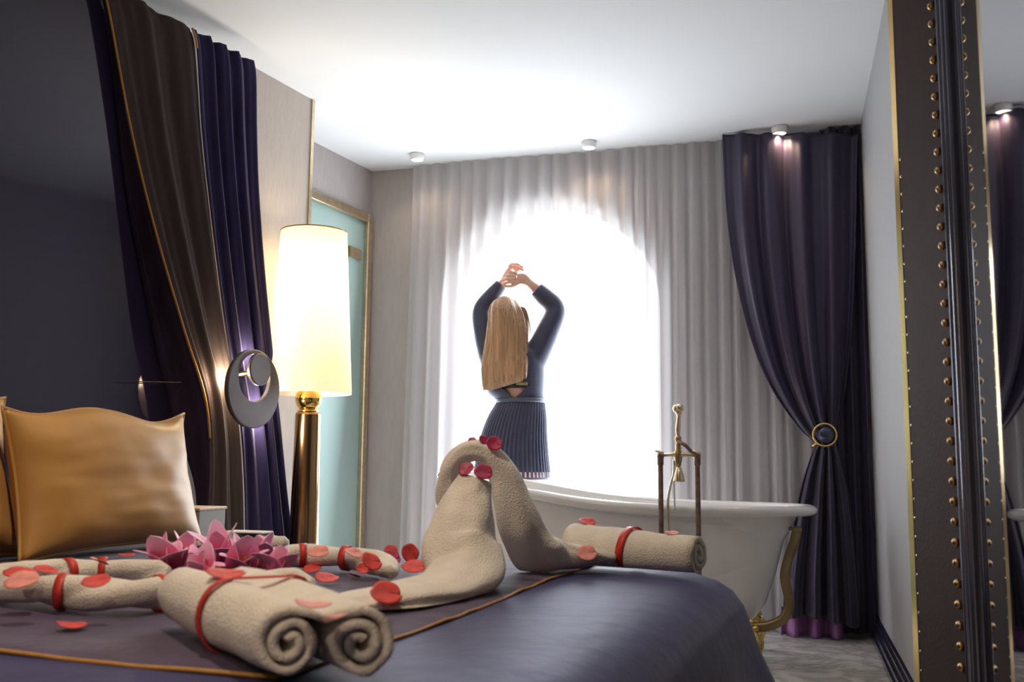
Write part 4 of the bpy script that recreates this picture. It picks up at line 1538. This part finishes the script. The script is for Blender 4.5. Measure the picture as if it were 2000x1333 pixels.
# head: skull, jaw, nose, chin, ears, lips; the face looks out of the window
hd = Vector(head)
parts.append(ball((hd.x, hd.y - 0.012, hd.z + 0.018), 0.083, 24, 18, 0.92, 1.12, 1.12))
parts.append(ball((hd.x, hd.y + 0.035, hd.z - 0.045), 0.060, 20, 14, 0.95, 0.95, 1.05))
parts.append(limb([nkt, (hd.x, hd.y, hd.z - 0.05)], [0.047, 0.050]))
parts.append(limb([(hd.x, hd.y + 0.078, hd.z + 0.018), (hd.x, hd.y + 0.098, hd.z - 0.008), (hd.x, hd.y + 0.106, hd.z - 0.022), (hd.x, hd.y + 0.085, hd.z - 0.032)], [0.007, 0.010, 0.012, 0.010], 4, 10))
parts.append(ball((hd.x, hd.y + 0.082, hd.z - 0.092), 0.018, 12, 8))
parts.append(ball((hd.x, hd.y + 0.086, hd.z - 0.056), 0.014, 12, 8, 1.7, 0.8, 0.6))
for s in (-1, 1):
    parts.append(ball((hd.x + 0.078 * s, hd.y + 0.005, hd.z - 0.005), 0.022, 12, 8, 0.45, 0.8, 1.3))
# hands: left hand reaching up and over, right hand closed round the left wrist
lw = Vector(wrl)
pl_ = [(-1.4477,4.8500,1.7557), (-1.4255,4.8500,1.7822), (-1.3975,4.8400,1.8092)]
parts.append(tube(spline(pl_, 4), [(0.019, 0.020), (0.022, 0.019), (0.026, 0.016), (0.028, 0.015), (0.030, 0.014), (0.031, 0.013), (0.032, 0.013), (0.031, 0.012), (0.028, 0.011)], 14, up=(0, 1, 0)))
for (k0, k1, k2) in (((-1.4174,4.8400,1.8293), (-1.3978,4.8300,1.8443), (-1.3697,4.8100,1.8349)), ((-1.4033,4.8400,1.8259), (-1.3782,4.8300,1.8433), (-1.3474,4.8050,1.8301)),
                     ((-1.3892,4.8400,1.8143), (-1.3613,4.8300,1.8316), (-1.3320,4.8100,1.8195)), ((-1.3806,4.8400,1.8002), (-1.3542,4.8300,1.8135), (-1.3305,4.8150,1.8041))):
    parts.append(limb([k0, k1, k2], [0.0082, 0.0076, 0.0058], 4, 10))
parts.append(limb([(-1.4196,4.8400,1.7719), (-1.3830,4.8200,1.7666), (-1.3553,4.8100,1.7798)], [0.012, 0.010, 0.008], 4, 10))
pr_ = [(-1.2942,4.8000,1.7347), (-1.3219,4.7900,1.7530), (-1.3564,4.7850,1.7617)]
parts.append(tube(spline(pr_, 4), [(0.021, 0.019), (0.022, 0.018), (0.024, 0.017), (0.026, 0.015), (0.028, 0.013), (0.029, 0.012), (0.028, 0.011), (0.026, 0.010), (0.022, 0.008)], 14, up=(0, 1, 0)))
for (k0, k1, k2) in (((-1.3566,4.7850,1.7833), (-1.3899,4.7850,1.7929), (-1.4278,4.8100,1.7912)), ((-1.3612,4.7820,1.7681), (-1.3972,4.7820,1.7751), (-1.4432,4.8150,1.7751)),
                     ((-1.3610,4.7820,1.7532), (-1.3970,4.7820,1.7575), (-1.4486,4.8150,1.7576)), ((-1.3563,4.7850,1.7401), (-1.3894,4.7850,1.7402), (-1.4357,4.8100,1.7398))):
    parts.append(limb([k0, k1, k2], [0.0080, 0.0074, 0.0056], 4, 10))
parts.append(limb([(-1.3397,4.7850,1.7394), (-1.3796,4.7900,1.7217), (-1.4214,4.8000,1.7225), (-1.4438,4.8000,1.7302)], [0.011, 0.0085, 0.0072, 0.006], 4, 10))
remesh('body', parts, M_SKIN, per, 0.0030, 3)
for s in (-1, 1):
    V, F = ball((hd.x + 0.031 * s, hd.y + 0.078, hd.z + 0.012), 0.011, 12, 8)
    mesh_obj('eye', V, F, mat('eye', (0.5, 0.5, 0.5), 0.2), per)

# dress: close bodice with sleeves, cut open at the small of the back
cuff_l = Vector(wrl).lerp(Vector(arm_l[3]), 0.16)
cuff_r = Vector(wrr).lerp(Vector(arm_r[3]), 0.46)
wl = Vector(wst)
tor2 = [((wl.x, WY, wl.z - 0.03), 0.126, 0.098), (wst, 0.127, 0.096), ((wl.x - 0.025, WY, wl.z + 0.045), 0.150, 0.106), (rib, 0.152, 0.108), (che, 0.166, 0.110), (sho, 0.150, 0.094), ((nkb[0], nkb[1], nkb[2] - 0.01), 0.075, 0.068)]
p2 = [body_loft(tor2)]
p2.append(limb([(-1.4725,4.8000,1.2873)] + arm_l[:4] + [tuple(cuff_l)], [0.060, 0.062, 0.054, 0.047, 0.044, 0.034]))
p2.append(limb([(-1.2858,4.8000,1.2841)] + arm_r[:4] + [tuple(cuff_r)], [0.062, 0.066, 0.060, 0.052, 0.048, 0.040]))
p2.append(ball((nkb[0] + 0.085, nkb[1] - 0.01, nkb[2] - 0.016), 0.030, 14, 10, 1.2, 1, 0.9))
bod = remesh('bodice', p2, M_DRESS, per, 0.0085, 5)
# bake the modifiers, then cut the diamond-shaped opening out of the back
dg = bpy.context.evaluated_depsgraph_get()
dg.update()
me = bpy.data.meshes.new_from_object(bod.evaluated_get(dg))
bod.modifiers.clear()
bod.data = me
bm = bmesh.new()
bm.from_mesh(me)
off = world_loc(bod)
D = [Vector(q) - off for q in ((-1.4270,4.6900,1.1986), (-1.3578,4.6900,1.2752), (-1.2638,4.6900,1.1990), (-1.3431,4.6900,1.1280))]
cm = sum(D, Vector()) / 4
planes = []
for i in range(4):
    a, b = D[i], D[(i + 1) % 4]
    nn = Vector((b.z - a.z, 0, -(b.x - a.x))).normalized()
    if nn.dot(cm - a) < 0:
        nn = -nn
    planes.append((a, nn))
    bmesh.ops.bisect_plane(bm, geom=bm.verts[:] + bm.edges[:] + bm.faces[:], plane_co=a, plane_no=nn, dist=1e-5)
kill = [f for f in bm.faces if f.calc_center_median().y < -0.02 and all((f.calc_center_median() - a).dot(nn) > 0 for a, nn in planes)]
bmesh.ops.delete(bm, geom=kill, context='FACES')
bm.to_mesh(me)
bm.free()
for p in me.polygons:
    p.use_smooth = True

# strap with a black clasp across the open back
M_OLIVE = mat('olive_band', (0.40, 0.36, 0.16), 0.6, var=0.2, vscale=60)
M_BLACK = mat('black_elastic', (0.018, 0.016, 0.022), 0.6)


def back_band(z, hgt, x0, x1, grow):
    V, F = [], []
    n_ = 16
    for k in range(n_ + 1):
        x = x0 + (x1 - x0) * k / n_
        tt = (x - wl.x) / (0.128 + grow)
        y = WY - (0.094 + grow) * math.sqrt(max(0.02, 1 - tt * tt))
        V += [(x, y, z - hgt / 2), (x, y, z + hgt / 2)]
    F = [(2 * k, 2 * k + 2, 2 * k + 3, 2 * k + 1) for k in range(n_)]
    return V, F


q1, q2 = Vector((-1.4220,4.7000,1.2045)), Vector((-1.2744,4.7000,1.1999))
q3 = Vector((-1.3545,4.7000,1.1880))
solid(mesh_obj('olive_strap', *back_band(q1.z, 0.018, q1.x - 0.0, q2.x - 0.003, 0.002), m=M_OLIVE, parent=per), 0.003)
st_ = solid(mesh_obj('black_strap', *back_band(q3.z, 0.012, q1.x + 0.0, q2.x - 0.008, 0.004), m=M_BLACK, parent=per), 0.003)
solid(mesh_obj('clasp', *back_band(q3.z + 0.009, 0.026, q3.x - 0.019, q3.x + 0.019, 0.006), m=M_BLACK, parent=st_), 0.004)

# belt
belt = loft([ell((wl.x, WY, wl.z + dz), 0.131 + g, 0.101 + g, 40) for dz, g in ((-0.012, -0.004), (-0.012, 0.002), (0.010, 0.002), (0.010, -0.004))], False, False)
mesh_obj('belt', belt[0], belt[1], M_BELT, per)
# pleated skirt with an openwork hem
SK = [((-1.3362,4.8000,1.1165), 0.124, 0.097), ((-1.3547,4.8000,1.0407), 0.150, 0.112), ((-1.3702,4.8000,0.9494), 0.168, 0.128), ((-1.3774,4.8000,0.8454), 0.182, 0.142), ((-1.3794,4.8000,0.7626), 0.192, 0.152)]
sk = spline([[*c, a, b] for c, a, b in SK], 6)
NPL = 52


def pleat(q, amp, t):
    out = []
    for k in range(NPL * 4):
        th = 2 * PI * k / (NPL * 4)
        w_ = amp * (1 if k % 4 in (0, 1) else -0.4)
        out.append((q[0] + (q[3] + w_) * math.cos(th), q[1] + (q[4] + w_) * math.sin(th), q[2]))
    return out


mesh_obj('skirt', *loft([pleat(q, 0.0015 + 0.005 * i / len(sk), i) for i, q in enumerate(sk)], False, False), m=M_DRESS, parent=per, smooth=False)
q = sk[-1]
V, F = [], []
for k in range(NPL):
    th0, th1 = 2 * PI * (k - 0.02) / NPL, 2 * PI * (k + 0.55) / NPL
    b0 = len(V)
    for th in (th0, th1):
        V += [(q[0] + (q[3] + 0.003) * math.cos(th), q[1] + (q[4] + 0.003) * math.sin(th), q[2] + 0.002), (q[0] + (q[3] + 0.006) * math.cos(th), q[1] + (q[4] + 0.006) * math.sin(th), q[2] - 0.026)]
    F.append((b0, b0 + 2, b0 + 3, b0 + 1))
b0 = len(V)
K = 80
for k in range(K):
    th = 2 * PI * k / K
    for dz in (-0.026, -0.036):
        V.append((q[0] + (q[3] + 0.006) * math.cos(th), q[1] + (q[4] + 0.006) * math.sin(th), q[2] + dz))
F += [(b0 + 2 * k, b0 + 2 * ((k + 1) % K), b0 + 2 * ((k + 1) % K) + 1, b0 + 2 * k + 1) for k in range(K)]
solid(mesh_obj('openwork_hem', V, F, M_DRESS, per, smooth=False), 0.002)
# shoes
for s in (-1, 1):
    V, F = merge(limb([(hx + 0.068 * s, WY - 0.045, 0.10), (hx + 0.068 * s, WY + 0.03, 0.075), (hx + 0.070 * s, WY + 0.12, 0.026), (hx + 0.072 * s, WY + 0.20, 0.022)], [0.038, 0.040, 0.040, 0.016]),
                 tube([(hx + 0.068 * s, WY - 0.05, 0.09), (hx + 0.068 * s, WY - 0.052, 0.0)], [0.016, 0.007], 10))
    V = [(x, y, max(0.0, z)) for x, y, z in V]
    mesh_obj('shoe', V, F, M_BLACK, per)

# long straight hair
HT = [((-1.4154,4.8000,1.6708), 0.012, 0.015), ((-1.4180,4.8000,1.6587), 0.040, 0.050), ((-1.4206,4.8000,1.6345), 0.068, 0.085), ((-1.4145,4.7900,1.5950), 0.088, 0.105), ((-1.4055,4.7800,1.5450), 0.099, 0.105), ((-1.4004,4.7550,1.4854), 0.107, 0.085),
      ((-1.3993,4.7350,1.4220), 0.112, 0.060), ((-1.3982,4.7150,1.3488), 0.116, 0.040), ((-1.3959,4.7000,1.2950), 0.119, 0.030), ((-1.3937,4.6940,1.2554), 0.116, 0.024), ((-1.3924,4.6900,1.2369), 0.112, 0.016)]
ht = spline([[*c, a, b] for c, a, b in HT], 6)
NH = 150
rgs = []
rh = random.Random(3)
lock = [rh.uniform(-1, 1) for _ in range(NH)]
lock2 = [rh.uniform(0, 1) for _ in range(NH)]
for i, q in enumerate(ht):
    t = i / (len(ht) - 1)
    ring = []
    for k in range(NH):
        th = 2 * PI * k / NH
        g = 1 + 0.035 * math.sin(th * 11 + 1.5 * math.sin(th * 3)) * min(1, t * 4) + 0.030 * lock[k] * min(1, t * 3)
        dz = -0.055 * lock2[k] ** 2 * max(0, (t - 0.72) / 0.28)
        ring.append((q[0] + q[3] * g * math.cos(th), q[1] + q[4] * g * math.sin(th), q[2] + dz + 0.09 * math.cos(th) * max(0, t - 0.7)))
    rgs.append(ring)
M_HAIR = mat('blonde_hair', (0.40, 0.23, 0.125), 0.5, var=0.38, vscale=30, stretch=(5, 5, 0.12), sheen=0.1, detail=6)
hair = mesh_obj('hair', *loft(rgs), m=M_HAIR, parent=per)
# a few loose strands lit at the right of the head
st = []
for k in range(9):
    x0 = 0.055 + 0.004 * k
    tp = Vector((-1.3873,4.8000,1.6387))
    d_ = 0.0035 * k
    st.append(tube(spline([(tp.x - 0.01, 4.80, tp.z - 0.012 - d_), (tp.x + 0.050 + d_ * 0.6, 4.79, tp.z - 0.034), (tp.x + 0.074 + d_ * 0.8, 4.785, tp.z - 0.10), (tp.x + 0.080 + d_, 4.782, tp.z - 0.16), (tp.x + 0.066 + d_ * 1.3, 4.78, tp.z - 0.20 - 0.3 * d_)], 5), [0.0022 - 0.00008 * j for j in range(21)], 6))
V, F = merge(*st)
mesh_obj('loose_strands', V, F, M_HAIR, hair)

bpy.context.view_layer.update()
